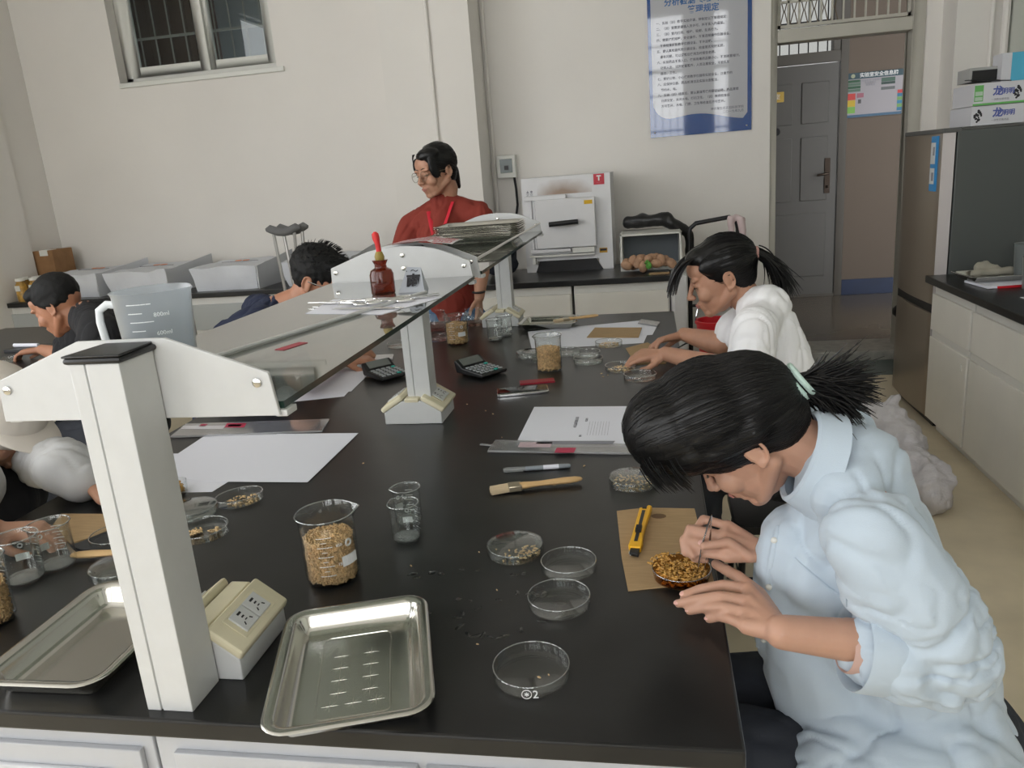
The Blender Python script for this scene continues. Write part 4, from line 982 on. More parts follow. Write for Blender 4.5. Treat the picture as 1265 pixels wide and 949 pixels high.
# the dish of amber grain
DC = pz(842, 716); DC.z = ZT + .003
AG = thin_glass('amber_dish_glass', (.80, .62, .38), .03, 1.3)
r = thing('petri_dish', 'petri dish heaped with wet amber grain held between the two hands', 'petri dish', DC)
MB().lathe([(0, .0005), (.038, .0005), (.044, .003), (.0465, .018), (.0455, .0185), (.043, .004), (.037, .002), (0, .002)], 48).build('dish', AG, r)
MB().tube([(.046 * math.cos(i * PI / 24), .046 * math.sin(i * PI / 24), .0184) for i in range(49)], .0009, 6, cap=False).build('rim', RIMG, r)
P_ = disc_places(DC, .039, 520, DC.z + .004, .013, .9, 21)
for i in range(60):
    q = rnd.random(); a = R(135) + rnd.gauss(0, .32); d = .032 + .024 * q; P_.append((DC.x + d * math.cos(a), DC.y + d * math.sin(a), DC.z + .021 - abs(d - .042) * .3 + .003 * rnd.random(), .8))
grains('amber_grains', 'wet amber wheat grains heaped in the dish between the hands', P_, .0038, GRAINWET)
# papers and sleeves
r = sheet('form_sheet', 'white printed form lying beside the hanging hair, top edge away from the rack', 'paper', [(660, 503), (790, 502), (800, 553), (636, 551)], PAPER)
for s, u, v, sz in (('小麦品质检测记录表', 712, 522, .010), ('样品编号', 725, 519, .007), ('检验', 717, 539, .007)):
    q = pz(u, v); text('form_print', s, sz, INKGREY, r, Matrix.Translation((q.x - r.location.x, q.y - r.location.y, .0008)) @ Matrix.Rotation(PI / 2, 4, 'Z'))
b = MB()
for i in range(8):
    q = pz(727 + i * 3.5, 530); b.box((q.x - r.location.x - .0003, q.y - r.location.y - .05, .0007), (q.x - r.location.x + .0003, q.y - r.location.y + .06, .0008))
b.build('table_lines', INKGREY, r, smooth=False)
SLV = thin_glass('clear_sleeve', (.93, .93, .94), .12, 1.6, haze=.40, hcol=(.66, .66, .68))
REDP = mat('red_print', (.45, .03, .08), .5)
def sleeve(lbl, uv, dz, prints):
    P = [pz(u, v) for u, v in uv]; c = sum(P, Vector()) / 4
    r = thing('plastic_sleeve', lbl, 'sleeve', (c.x, c.y, ZT + dz), 0, 'long clear packaging sleeves')
    if sum(P[i - 1].x * P[i].y - P[i].x * P[i - 1].y for i in range(4)) < 0: P = P[::-1]
    b = MB().prism([(p.x - c.x, p.y - c.y) for p in P], .0002, .006); b.build('sleeve', SLV, r, bevel=.002)
    for (u0, v0, u1, v1, m_) in prints:
        A, B_, C_, D_ = [pz(*q) - c for q in ((u0, v1), (u1, v1), (u1 + 3, v0), (u0 + 3, v0))]; M_ = MB().prism([(q.x, q.y) for q in (A, B_, C_, D_)], .0062, .0068); M_.build('printed_label', m_, r, smooth=False)
    return r
sleeve('long clear sleeve with a red label along the near edge of the printed form', [(602, 560), (612, 546), (782, 552), (782, 563)], .001, [(685, 557, 709, 563, REDP), (640, 550, 680, 556, mat('pale_pink_print', (.55, .42, .45), .6)), (662, 548.5, 757, 552, INKGREY)])
tag(MB().tube([pz(594, 549, .803), pz(612, 551, .803)], .006, 8, flat=.4).build('sleeve_tab', SLV), 'small clear plastic tab sticking out left of the red-labelled sleeve', 'tab')
sleeve('long clear sleeve with a red-framed label left of the rack, above the blank papers', [(210, 542), (230, 526), (408, 520), (398, 535)], .001, [(278, 526, 302, 531, REDP), (281, 527.5, 297, 530, PAPER), (224, 529, 276, 533, mat('pale_print', (.60, .58, .60), .6)), (246, 527, 254, 530, REDP)])
sheet('paper_sheet', 'white blank paper under the shelf, lower of the two beside the petri dishes', 'paper', [(196, 562), (330, 562), (278, 598), (262, 608), (205, 609)], PAPER, .0006, 0)
sheet('paper_sheet', 'large white blank paper on top, under the rack shelf', 'paper', [(256, 537), (350, 537), (282, 596), (208, 592), (214, 561), (220, 561)], PAPER, .0006, .0008)
sheet('paper_sheet', 'white blank paper overlapping the large one on its right, corner towards the rack post', 'paper', [(342, 537), (443, 536), (380, 597), (275, 596)], PAPER, .0006, .0016)
sheet('paper_sheet', 'sketched-on white paper under the left calculator, lowest sheet', 'paper', [(330, 500), (425, 490), (455, 458), (370, 462)], PAPER, .0006, 0)
r = sheet('paper_sheet', 'white paper left of the left calculator, upper sheet with faint pencil marks', 'paper', [(320, 496), (434, 484), (456, 462), (452, 449), (390, 452)], PAPER, .0006, .0008)
sleeve('clear sleeve lying across the papers behind the left calculator', [(395, 451), (400, 444), (487, 440), (486, 446)], .003, [])
sheet('paper_sheet', 'white paper spread under the far brown card, nearest sheet', 'paper', [(652, 410), (720, 403), (802, 408), (795, 424), (657, 432)], PAPER, .0006, 0)
sheet('paper_sheet', 'white paper under the far tray and brown card, farther sheet', 'paper', [(700, 405), (796, 396), (812, 403), (806, 414), (720, 420)], PAPER, .0006, .0008)
sheet('cardboard_sheet', 'small brown card lying on the far white papers', 'cardboard', [(735, 406), (793, 406), (789, 418), (725, 418)], CARD, .003, .0016)
sheet('cardboard_sheet', 'brown card under the hands of the girl in the white T-shirt', 'cardboard', [(773, 431), (800, 424), (830, 440), (822, 450), (786, 451)], CARD, .003, 0)
sleeve('narrow clear sleeve at the far end of the papers near the right edge', [(788, 401), (792, 396), (816, 400), (812, 405)], .002, [])
tray('small steel tray with a brush across it near the far end of the bench', (-.44, 3.27, ZT + .0015), R(-2), .25, .19, detail=False)
r = dup(br, (-.335, 3.235, ZT + .027), R(24), 'wooden brush resting across the far steel tray')
# phone, red booklet, calculators
a, c = pz(613, 488), pz(684, 482); an = math.atan2(c.y - a.y, c.x - a.x)
r = thing('phone', 'silver-edged black phone lying face up beside the calculator', 'phone', (-.40, 2.262, ZT), an)
b = MB(); rloft(b, [(.002, 0), (0, .002), (0, .007), (.0015, .0085), (.0035, .0088)], .158, .078, .010); b.build('phone_body', CHROME, r); b = MB(); rloft(b, [(.0035, .0089), (.0045, .0091)], .158, .078, .010); b.build('screen', mat('screen_black', (.008, .008, .009), .06, spec=.7), r)
tag(MB().box((-.055, -.02, 0), (.055, .02, .005)).build('red_booklet', mat('dark_red_cover', (.30, .015, .03), .4)), 'thin dark red booklet behind the phone', 'booklet').matrix_world = Matrix.Translation((-.37, 2.37, ZT)) @ Matrix.Rotation(an, 4, 'Z')
def calculator(lbl, loc, rz, first=None):
    if first: return dup(first, loc, rz, lbl, 'desk calculators')
    r = thing('calculator', lbl, 'calculator', loc, rz, 'desk calculators')
    MB().prism([(-.062, .006), (.07, .006), (.075, .012), (.072, .018), (-.03, .026), (-.066, .050), (-.074, .045), (-.066, .012)], -.055, .055, 'y').build('case', BLACKP, r, bevel=.004)
    M = Matrix.Translation((-.0495, 0, .0392)) @ Matrix.Rotation(math.atan2(.024, .036), 4, 'Y')
    MB().box((-.016, -.042, .001), (.016, .042, .0035), M).build('display', mat('lcd_grey', (.16, .17, .16), .15), r)
    TQ = mat('teal_key', (.02, .38, .33), .4); GK = mat('grey_key', (.34, .36, .37), .4)
    sl = math.atan2(-.008, .102)
    for i in range(5):
        for j in range(5):
            x = -.018 + i * .0185; y = -.04 + j * .02; z = .0262 - (x + .03) * .0784
            m_ = TQ if (i == 0 and j == 4) or (i == 4 and j >= 3 and j < 4) else GK
            MB().box((x - .0055, y - .0065, z - .001), (x + .0055, y + .0065, z + .0035)).build('key', m_, r, bevel=.0015)
    return r
ca = calculator('black desk calculator right of the middle rack post', (-.580, 2.50, ZT), R(-38))
calculator('black desk calculator left of the middle rack post, partly hidden by it', (-.915, 2.50, ZT), R(-42), ca)
# far glassware
c = pz(679, 457); c.z = ZT; beaker('tall wheat-filled beaker beyond the phone, near the far petri dishes', c, .043, .12, rz=R(205), vol='500')
beaker_grain('wheat filling the tall beaker beyond the phone', c, .043, .074, 1500, 8, GRAIN, .0045)
c = pz(566, 424); c.z = ZT; beaker('wheat-filled beaker near the standing woman, behind the middle rack post', c, .046, .115, rz=R(0), vol='500')
beaker_grain('wheat filling the beaker near the standing woman', c, .046, .078, 1200, 9, GRAIN, .005)
c = pz(612, 420); beaker('small empty beaker left of the farthest socket box pair', c, .031, .085, rz=R(60), frosted=True, vol='100')
c = pz(624, 415); beaker('small empty beaker right behind its twin near the farthest socket box', c, .031, .085, rz=R(20), frosted=True, vol='100')
PD('closed petri dish left of the far wheat beaker', 655, 441, lid=True)
PD('empty petri dish behind the left side of the far wheat beaker', 674, 446)
PD('petri dish behind the right side of the far wheat beaker', 700, 438)
PD('empty petri dish right of the far wheat beaker, rear one of two touching', 724, 440)
PD('empty petri dish right of the far wheat beaker, front one of two touching', 727, 448)
PD('petri dish with grains beside the far papers', 752, 427); c = pz(752, 427); grains('wheat_grains', 'reddish grains in the petri dish beside the far papers', disc_places((c.x, c.y), .038, 70, ZT + .004, .002, .5, 12), .0036, GRAINPALE)
PD('petri dish with mixed grains in front of the girl in the white T-shirt', 767, 457); c = pz(767, 457); grains('wheat_grains', 'mixed grains in the petri dish in front of the girl in white', disc_places((c.x, c.y), .040, 75, ZT + .004, .002, .5, 13), .0036, GRAINPALE)
PD('petri dish half hidden by the black hair in front of the girl in white', 791, 468)
PD('petri dish left of the middle rack post under the shelf', 494, 428); PD('petri dish seen behind the middle rack post, beside the wheat beaker', 541, 420)
c = pz(545, 425)
r = thing('round_flask', 'round glass jar behind the wheat beaker near the standing woman', 'jar', pz(540, 408)); MB().lathe([(0, .001), (.04, .001), (.06, .02), (.062, .045), (.045, .07), (.04, .08), (.043, .085), (.041, .086), (.038, .08), (.043, .07), (.06, .045), (.058, .02), (0, .003)], 32).build('vessel', GLASS, r)
r = thing('round_flask', 'round glass jar right of the wheat beaker by the wrist of the standing woman', 'jar', pz(586, 402)); MB().lathe([(0, .001), (.035, .001), (.05, .02), (.052, .04), (.04, .06), (.035, .07), (.038, .075), (.036, .076), (.033, .07), (.038, .06), (.05, .04), (.048, .02), (0, .003)], 32).build('vessel', GLASS, r)
# ---- left side of the bench
tray('deep plain steel tray at the near edge of the bench, left of the rack post', (-.843, .918, ZT), R(1), .196, .278, h_=.034, r_=.04, detail=False)
c = pz(72, 700); c.z = ZT; beaker('empty marked beaker beside the brush handle, right one of the left pair', c, .034, .088, rz=R(215), frosted=True, vol='150')
c = pz(32, 717); c.z = ZT; beaker('empty marked beaker in the middle of the three at the left edge', c, .034, .088, rz=R(180), frosted=True, vol='150')
c = pz(-8, 768); c.z = ZT; beaker('wheat beaker cut by the left edge of the photo', c, .036, .115, rz=R(190), vol='250'); beaker_grain('wheat in the beaker cut by the left edge of the photo', c, .036, .066, 1500, 17)
PD('petri dish with grains tilted on its neighbour, nearest the blank papers', 297, 620, tilt=(R(-2), R(-3), 0)); c = pz(297, 620); grains('wheat_grains', 'grains in the petri dish nearest the blank papers', disc_places((c.x, c.y), .034, 60, ZT + .004, .002, .5, 31, (.008, 0)), .0036, GRAINPALE)
PD('petri dish with two heaps of grains, nearest of the group left of the rack', 251, 661, tilt=(R(1), 0, 0)); c = pz(251, 661); grains('wheat_grains', 'two small heaps of grain in the nearest petri dish left of the rack', disc_places((c.x, c.y), .014, 60, ZT + .004, .004, .8, 32, (-.018, .002)) + disc_places((c.x, c.y), .014, 22, ZT + .004, .002, .5, 33, (.02, .012)), .0036, GRAINPALE)
PD('closed petri dish between the two dishes with grains left of the rack', 240, 636, lid=True)
c = pz(217, 610); c.z = ZT; r = thing('weighing_cup', 'small glass cup of amber grain by the corner of the blank papers', 'cup', c)
MB().lathe([(0, .0005), (.024, .0005), (.027, .004), (.0285, .03), (.0275, .0305), (.0255, .005), (0, .003)], 32).build('vessel', GLASS, r)
grains('amber_grains', 'amber grain in the small cup by the blank papers', [(c.x + .021 * math.sqrt(rnd.random()) * math.cos(t), c.y + .021 * math.sqrt(rnd.random()) * math.sin(t), c.z + .005 + .018 * rnd.random(), 1) for t in [rnd.random() * 6.28 for _ in range(260)]], .0036, GRAINWET)
PD('closed petri dish half hidden behind the nearest rack post', 148, 709, lid=True)
PD('petri dish on the dark pad behind the brush, at the rack post', 146, 668)
a, c = pz(90, 684, .81), pz(140, 681, .81); an = math.atan2(c.y - a.y, c.x - a.x)
dup(br, (a.x - .095 * math.cos(an + PI) + .02, a.y + .01, ZT), an + PI, 'wooden brush with its tip towards the left beakers, behind the rack post')
sheet('cardboard_sheet', 'stained brown cardboard beside the hand of the student in the beige cap', 'cardboard', [(62, 655), (76, 636), (200, 637), (88, 673)], CARD, .003)
sheet('rubber_pad', 'thin dark pad behind the brush on the left side of the bench', 'pad', [(88, 676), (150, 650), (190, 660), (180, 680), (100, 681)], mat('rubber_pad', (.03, .03, .032), .6), .003)

# ================================================================== things on the rack
ZG = 1.199
r = thing('measuring_jug', 'translucent plastic measuring jug with a curved handle standing on the glass shelf', 'jug', (-.675, .965, ZG), R(0))
FP = thin_glass('frosted_polypropylene', (.86, .89, .92), .3, 1.0, haze=.42, hcol=(.66, .69, .71))
hj = .134
MB().lathe([(0, .001), (.040, .001), (.043, .004), (.0505, hj - .004), (.053, hj), (.052, hj + .001), (.049, hj - .004), (.0415, .006), (0, .003)], 48, spout=(.010, hj * .72)).build('vessel', FP, r)
MB().tube([(-.048, -.010, hj - .018), (-.062, -.012, hj - .016), (-.074, -.014, hj - .024), (-.076, -.014, hj - .04), (-.070, -.013, .03), (-.066, -.012, .012)], .0042, 10, flat=1.3).build('handle', mat('jug_handle', (.72, .75, .76), .4), r)
b = MB()
for i in range(10):
    z = .014 + i * .0118
    for k in range(5 if i % 2 else 3): 
        a = R(-92) + k * .13; rr_ = .0425 + z / hj * .0083; b.box((-.003, -.0004, -.0006), (.003, .0004, .0006), Matrix.Rotation(a + PI / 2, 4, 'Z') @ Matrix.Translation((0, -rr_, z)))
b.build('graduations', mat('jug_print', (.78, .80, .80), .5), r)['kind'] = 'stuff'
for i in range(4):
    z = .03 + i * .025; text('volume_number', '%d00ml' % (2 * i + 2), .008, MATS['jug_print'], r, Matrix.Rotation(R(-92) + .80 + PI / 2, 4, 'Z') @ Matrix.Translation((0, -(.0428 + z / hj * .0083), z)) @ FRONT)
AMG = thin_glass('amber_glass', (.40, .115, .025), .03, 1.3, haze=.06, hcol=(.25, .06, .01))
r = thing('dropper_bottle', 'brown glass dropper bottle with a red rubber bulb on the glass shelf', 'bottle', (-.617, 1.735, ZG))
MB().lathe([(0, 0), (.026, 0), (.028, .003), (.028, .046), (.024, .056), (.0145, .061), (.0135, .068), (.018, .077), (.0185, .079), (.016, .079), (0, .077)], 32).build('bottle_body', AMG, r)
MB().lathe([(0, .076), (.010, .078), (.0115, .086), (.008, .096), (.006, .098), (0, .099)], 20).build('stopper', mat('olive_rubber', (.28, .20, .04), .5), r)
MB().tube([(0, 0, .096), (0, 0, .105), (-.001, 0, .116), (-.003, 0, .128), (-.004, 0, .138), (-.004, 0, .143)], [.006, .0062, .0062, .0085, .008, .003], 14).build('rubber_bulb', mat('red_rubber', (.62, .03, .03), .45), r)
r = thing('paper_stand', 'small silver-grey folded wrapper with a black character beside the dropper bottle', 'wrapper', (-.551, 1.735, ZG), R(2))
MB().add([(-.030, 0, 0), (.032, 0, 0), (.020, .035, .052), (-.012, .035, .055), (.03, .05, 0), (-.028, .05, 0)], [(0, 1, 2, 3), (1, 4, 2), (0, 3, 5), (3, 2, 4, 5), (0, 5, 4, 1)]).build('wrapper', mat('silver_grey_film', (.42, .45, .50), .35, metal=.2), r, smooth=False)
text('wrapper_print', '南', .034, INKBLACK, r, Matrix.Translation((.004, .013, .024)) @ Matrix.Rotation(R(56), 4, 'X'), bold=.0012)
text('wrapper_print', '· 〜', .02, INKBLACK, r, Matrix.Translation((.0, .028, .045)) @ Matrix.Rotation(R(56), 4, 'X'))
r = thing('paper_sheet', 'white paper under the scissors on the glass shelf', 'paper', (-.585, 1.575, ZG + .0003)); MB().prism([(-.125, -.07), (.06, -.125), (.135, .055), (.10, .085), (-.135, .105)], 0, .0006).build('sheet', PAPER, r, smooth=False)
def scissors(lbl, loc, rz, op=.10):
    r = thing('scissors', lbl, 'scissors', loc, rz, 'steel scissors and tweezers on the shelf')
    for s in (1, -1):
        M = Matrix.Rotation(s * op, 4, 'Z'); z = .003 + .0022 * (s > 0)
        b = MB().prism([(0, -.0055), (.075, -.001), (.08, .001), (0, .005)], z, z + .0018, 'z', M); b.tube([M @ Vector(p) for p in ((0, 0, z + .001), (-.035, -s * .005, z + .001), (-.05, -s * .008, z + .001))], [.004, .0032, .003], 8)
        b.build('blade', CHROME, r, bevel=.0004)
        b = MB(); b.tube([M @ Vector((-.064 + .017 * math.cos(t * PI / 8), -s * (.013 + .010 * math.sin(t * PI / 8)) , z + .001)) for t in range(17)], .0026, 8, cap=False); b.build('finger_ring', CHROME, r)
    MB().lathe([(.004, 0), (.004, .008), (0, .009)], 12).build('pivot_screw', STEEL, r); return r
sc = scissors('larger steel scissors with blades towards the near left on the shelf', (-.585, 1.585, ZG + .001), R(200))
dup(sc, (-.67, 1.60, ZG + .001), R(168), 'steel scissors at the left end of the paper on the shelf')
dup(sc, (-.53, 1.61, ZG + .001), R(25), 'steel scissors at the right end of the paper on the shelf')
def tweezers(lbl, loc, rz, name_group='steel scissors and tweezers on the shelf', L_=.13, gap=.010, rot=None):
    r = thing('tweezers', lbl, 'tweezers', loc, rz, name_group, rot)
    for s in (1, -1): MB().tube([(0, 0, 0), (L_ * .3, s * gap * .3, 0), (L_ * .6, s * gap * .5, 0), (L_, s * gap * .52, 0)], [.0016, .0032, .0026, .0009], 8, flat=.5).build('prong', CHROME, r)
    MB().tube([(-.006, 0, 0), (.012, 0, 0)], [.0012, .0028], 8).build('joint', CHROME, r); return r
tweezers('slim steel tweezers lying in front of the scissors on the shelf', (-.50, 1.50, ZG + .004), R(170), L_=.16)
tag(MB().tube([(-.690, 1.10, ZG + .0042), (-.505, 1.70, ZG + .0042)], .004, 8).build('loose_rod', WHITE_STEEL), 'thin white rod lying loose along the glass shelf towards the scissors', 'rod')
r = thing('red_tag', 'small red card lying on the glass shelf beside the loose rod', 'card', (-.592, 1.185, ZG + .0002), R(70)); MB().box((-.028, -.010, 0), (.028, .010, .0008)).build('card', mat('red_card', (.40, .06, .08), .5), r)
# label sheet draped over the middle bracket
r = thing('label_sheet', 'curled sheet of red-printed white labels lying over the middle bracket', 'sheet', (-.60, 2.02, 1.288), R(-4))
nx, ny = 14, 6; vs = []; 
def curl(x, y): return Vector((x, y, .004 - .9 * (x - .01) ** 2 - 1.2 * y * y * (x > .04) + .004))
for th in (0, .0007):
    for i in range(nx + 1):
        for j in range(ny + 1): p = curl(-.085 + .19 * i / nx, -.055 + .12 * j / ny); vs.append((p.x, p.y, p.z + th))
N = (nx + 1) * (ny + 1); g = lambda i, j, t=0: t * N + i * (ny + 1) + j
fs = [(g(i, j), g(i, j + 1), g(i + 1, j + 1), g(i + 1, j)) for i in range(nx) for j in range(ny)] + [(g(i, j, 1), g(i + 1, j, 1), g(i + 1, j + 1, 1), g(i, j + 1, 1)) for i in range(nx) for j in range(ny)]
MB().add(vs, fs).build('sheet', mat('label_paper', (.75, .73, .74), .7), r)
RL = mat('label_red', (.55, .10, .11), .6); b = MB()
for i in range(6):
    for j in range(4):
        x0 = -.078 + i * .030; y0 = -.050 + j * .028
        for (a0, b0, a1, b1) in ((0, 0, .026, .004), (0, .020, .026, .024), (0, 0, .003, .024), (.023, 0, .026, .024), (.008, .008, .018, .011), (.008, .014, .018, .016)):
            q = [curl(x0 + u_, y0 + v_) + Vector((0, 0, .0013)) for u_, v_ in ((a0, b0), (a1, b0), (a1, b1), (a0, b1))]; b.add(q, [(0, 1, 2, 3)])
o = b.build('label_print', RL, r, smooth=False)
# stack of trays on the far shelf
names = ['bottom', 'second from the bottom', 'third from the bottom', 'fourth from the bottom', 'fifth from the bottom', 'sixth from the bottom', 'seventh from the bottom', 'top']
t0 = None
for k in range(8):
    loc = (-.648 + rnd.uniform(-.004, .004), 3.02 + rnd.uniform(-.004, .004), ZG + .0005 + k * .0062); lb = 'steel tray on the far glass shelf, %s of the stack of eight' % names[k]
    if t0 is None: t0 = tray(lb, loc, R(0), .325, .235, .026, detail=False, group='stack of steel trays on the far shelf')
    else: dup(t0, loc, R(rnd.uniform(-1.5, 1.5)), lb)

# ---- right worktop
tray('shallow steel tray heaped with grey cloth on the right worktop', (1.57, 3.90, .812), R(4), .36, .24, detail=False)
blob('grey_cloth', 'crumpled grey-beige cloth in and behind the tray on the right worktop', 'cloth', [((1.46, 3.92, .835), (1.62, 3.92, .838), .020), ((1.50, 3.97, .85), (1.53, 3.97, .865), .025, .02), ((1.56, 3.96, .84), .03)], mat('grey_cloth', (.34, .32, .26), .9), .008, 2, .008, 22, (1.52, 3.92, .8))
FJ = thin_glass('jug_plastic_dim', (.85, .87, .88), .3, 1.0, haze=.5, hcol=(.45, .48, .48))
def jug2(lbl, loc, r0, h_):
    r = thing('plastic_beaker', lbl, 'beaker', loc, 0, 'frosted plastic beakers on the right worktop')
    MB().lathe([(0, .001), (r0, .001), (r0 * 1.15, h_), (r0 * 1.18, h_ + .003), (r0 * 1.12, h_), (r0 * .97, .006), (0, .004)], 32, spout=(.008, h_ * .7)).build('vessel', FJ, r)
    MB().tube([(r0 * 1.1, .0, h_ * .9), (r0 * 1.9, 0, h_ * .85), (r0 * 1.8, 0, h_ * .3), (r0 * 1.08, 0, h_ * .22)], .006, 8).build('handle', PLASTW, r); return r
jug2('taller frosted plastic beaker at the right edge of the photo', (1.665, 3.86, .8), .055, .165)
jug2('shorter frosted plastic beaker in front of the taller one at the right edge', (1.61, 3.64, .8), .055, .135)
tag(MB().box((1.47, 3.28, .8003), (1.62, 3.46, .801)).build('paper_sheet', PAPER), 'corner of a white paper on the right worktop at the photo edge', 'paper')
# plastic rubbish bag on the floor
r = blob('rubbish_bag', 'crumpled translucent white plastic bag standing on the floor by the right cabinets', 'bag',
     [((.98, 3.30, .11), (.16, .18, .13)), ((1.0, 3.42, .18), (.98, 3.48, .26), .13, .10), ((1.07, 3.18, .10), (.10, .13, .11)), ((.92, 3.50, .30), (1.04, 3.5, .31), .05, .04), ((1.02, 3.50, .36), (.045, .03, .045)), ((.90, 3.5, .33), (.04, .04, .03))],
     mat('milky_film', (.62, .60, .62), .32, bump=.9, bscale=14, bdist=.02), .011, 1, .035, 9, (1.05, 3.32, 0), ridged=True)
# ================================================================== people
SKIN = mat('skin', (.50, .285, .20), .48, sss=.12, bump=.08, bscale=350, bdist=.0006, var=.06, vscale=25)
SKIN2 = mat('skin_deep', (.46, .245, .16), .5, sss=.1, var=.07, vscale=25)
SKIN3 = mat('skin_warm', (.42, .20, .12), .5, sss=.1, var=.07, vscale=25)
HAIR = mat('black_hair', (.005, .0048, .005), .36, spec=.4, bump=.5, bscale=260, bdist=.001)
MATTE = mat('short_black_hair', (.007, .007, .007), .62, spec=.3, bump=.8, bscale=300, bdist=.002)
HAIRS = mat('hair_strand', (.006, .0055, .006), .30, spec=.45)
NAIL = mat('nail_pink', (.66, .38, .32), .3)
LIP = mat('lip', (.42, .17, .14), .45)
def frame(Fv, roll=0, upref=(0, 0, 1)):
    Fv = Vector(Fv).normalized(); l = Vector(upref).cross(Fv).normalized(); u = Fv.cross(l).normalized()
    M = Matrix(((Fv.x, l.x, u.x), (Fv.y, l.y, u.y), (Fv.z, l.z, u.z)))
    return (M @ Matrix.Rotation(roll, 3, 'X')).to_4x4()
def head(mb, O, Fv, roll=0, s=1.0, ears=True):
    M = Matrix.Translation(Vector(O)) @ frame(Fv, roll) @ Matrix.Scale(s, 4)
    R3 = frame(Fv, roll)
    def B(c, r, rx=None): mb.ball(M @ Vector(c), tuple(q * s for q in r), 16, 12, R3 if rx is None else R3 @ rx)
    def C(a, b_, ra, rb): mb.cap(M @ Vector(a), M @ Vector(b_), ra * s, rb * s, 12)
    B((-.014, 0, .030), (.096, .075, .086)); B((.022, 0, .0), (.068, .064, .085)); B((.035, 0, -.045), (.054, .052, .062))
    B((.066, 0, -.094), (.022, .024, .017)); B((.060, 0, .045), (.036, .056, .040))
    for y in (-1, 1):
        C((-.012, y * .056, -.045), (.055, y * .022, -.090), .017, .014); B((.064, y * .036, -.030), (.025, .024, .026)); B((.083, y * .030, .022), (.013, .024, .0085))
        B((.103, y * .0105, -.034), (.0105, .0075, .0075))
        B((.074, y * .031, .001), (.013, .016, .010))
        if ears:
            e = Matrix.Rotation(y * .35, 4, 'Z'); 
            for k in range(10):
                a = -1.9 + k * .42; C((-.012 - .015 * math.cos(a) - .003, y * .079, -.006 + .026 * math.sin(a)), (-.012 - .015 * math.cos(a + .42) - .003, y * .079, -.006 + .026 * math.sin(a + .42)), .0036, .0036)
            B((-.010, y * .074, -.006), (.015, .006, .027), e); B((-.006, y * .077, -.031), (.008, .0045, .009))
    C((.086, 0, .018), (.111, 0, -.026), .0075, .0085); B((.113, 0, -.031), (.0105, .0095, .009))
    B((.090, 0, -.058), (.011, .021, .0055)); B((.087, 0, -.068), (.011, .019, .006)); B((.080, 0, -.078), (.012, .02, .008))
    return M
def face_bits(M, s, r, glasses=None, brow=True, eyes=True, skin=SKIN):
    def W(p): return M @ Vector(p)
    for y in (-1, 1):
        if brow:
            MB().tube([W((.0935, y * .012, .026)), W((.0935, y * .028, .031)), W((.082, y * .045, .028))], [.0022 * s, .0028 * s, .001 * s], 6, flat=.6).build('eyebrow', HAIRS, r, world=True)
        if eyes:
            MB().ball(W((.0765, y * .031, .002)), (.0115 * s,) * 3, 14, 10).build('eyeball', mat('eye_white', (.55, .50, .47), .2), r, world=True)
            b = MB(); b.tube([W((.0885, y * .017, -.003)), W((.0915, y * .026, -.0035)), W((.090, y * .036, -.003)), W((.083, y * .046, -.001))], [.0008 * s, .0018 * s, .0018 * s, .0008 * s], 6); b.build('eyelashes', HAIRS, r, world=True)
            b = MB().ball(W((.0775, y * .031, .0045)), (.0125 * s, .0125 * s, .0115 * s), 14, 10); b.build('eyelid', skin, r, world=True)
    b = MB().tube([W((.0955, -.017, -.0635)), W((.1005, -.006, -.0605)), W((.1005, .006, -.0605)), W((.0955, .017, -.0635))], [.0012 * s, .0038 * s, .0038 * s, .0012 * s], 8); b.tube([W((.094, -.014, -.067)), W((.0985, 0, -.0685)), W((.094, .014, -.067))], [.001 * s, .0042 * s, .001 * s], 8)
    b.build('lips', LIP, r, world=True)
    if glasses:
        b = MB()
        for y in (-1, 1):
            q = [W((.107 - .004 * abs(math.cos(t)), y * .033 + .0235 * math.cos(t), -.003 + .0215 * math.sin(t))) for t in [i * PI / 10 for i in range(21)]]; b.tube(q, .0011 * s, 6, cap=False)
            b.tube([W((.100, y * .057, .002)), W((.05, y * .073, .004)), W((-.01, y * .080, .002))], .0011 * s, 6)
        b.tube([W((.107, -.0095, .0)), W((.111, 0, .002)), W((.107, .0095, .0))], .0011 * s, 6)
        g = b.build('glasses_frame', glasses, r, world=True)
        b = MB()
        for y in (-1, 1):
            q = [W((.106, y * .033 + .022 * math.cos(t), -.003 + .020 * math.sin(t))) for t in [i * PI / 8 for i in range(16)]]; b.add(q, [tuple(range(16))])
        b.build('lens', GLASS, r, world=True)
def finger(mb, pts, r0=.0088, r1=.0068):
    n = len(pts) - 1
    for i in range(n):
        a = r0 + (r1 - r0) * i / n; c = r0 + (r1 - r0) * (i + 1) / n; mb.cap(pts[i], pts[i + 1], a, c, 10)
def hand_pts(mb, wrist, fingers, thumb, rw=.021, rs=1.0):
    """wrist, list of finger point lists (first = knuckle), thumb list"""
    kn = [Vector(f[0]) for f in fingers]; w_ = Vector(wrist)
    for k in kn:
        mb.cap(w_ + (k - w_) * .12, k, rw * .72 * rs, .0115 * rs, 12)
    for a, b_ in zip(kn[:-1], kn[1:]): mb.cap(a, b_, .0105 * rs, .0105 * rs, 10); mb.cap(w_ + (a - w_) * .5, w_ + (b_ - w_) * .5, .0135 * rs, .0135 * rs, 10)
    for i, f in enumerate(fingers): finger(mb, f, (.0092, .0094, .009, .008)[min(i, 3)] * rs, .0066 * rs)
    finger(mb, [w_ + (Vector(thumb[0]) - w_) * .3] + list(thumb), .0135 * rs, .0078 * rs)
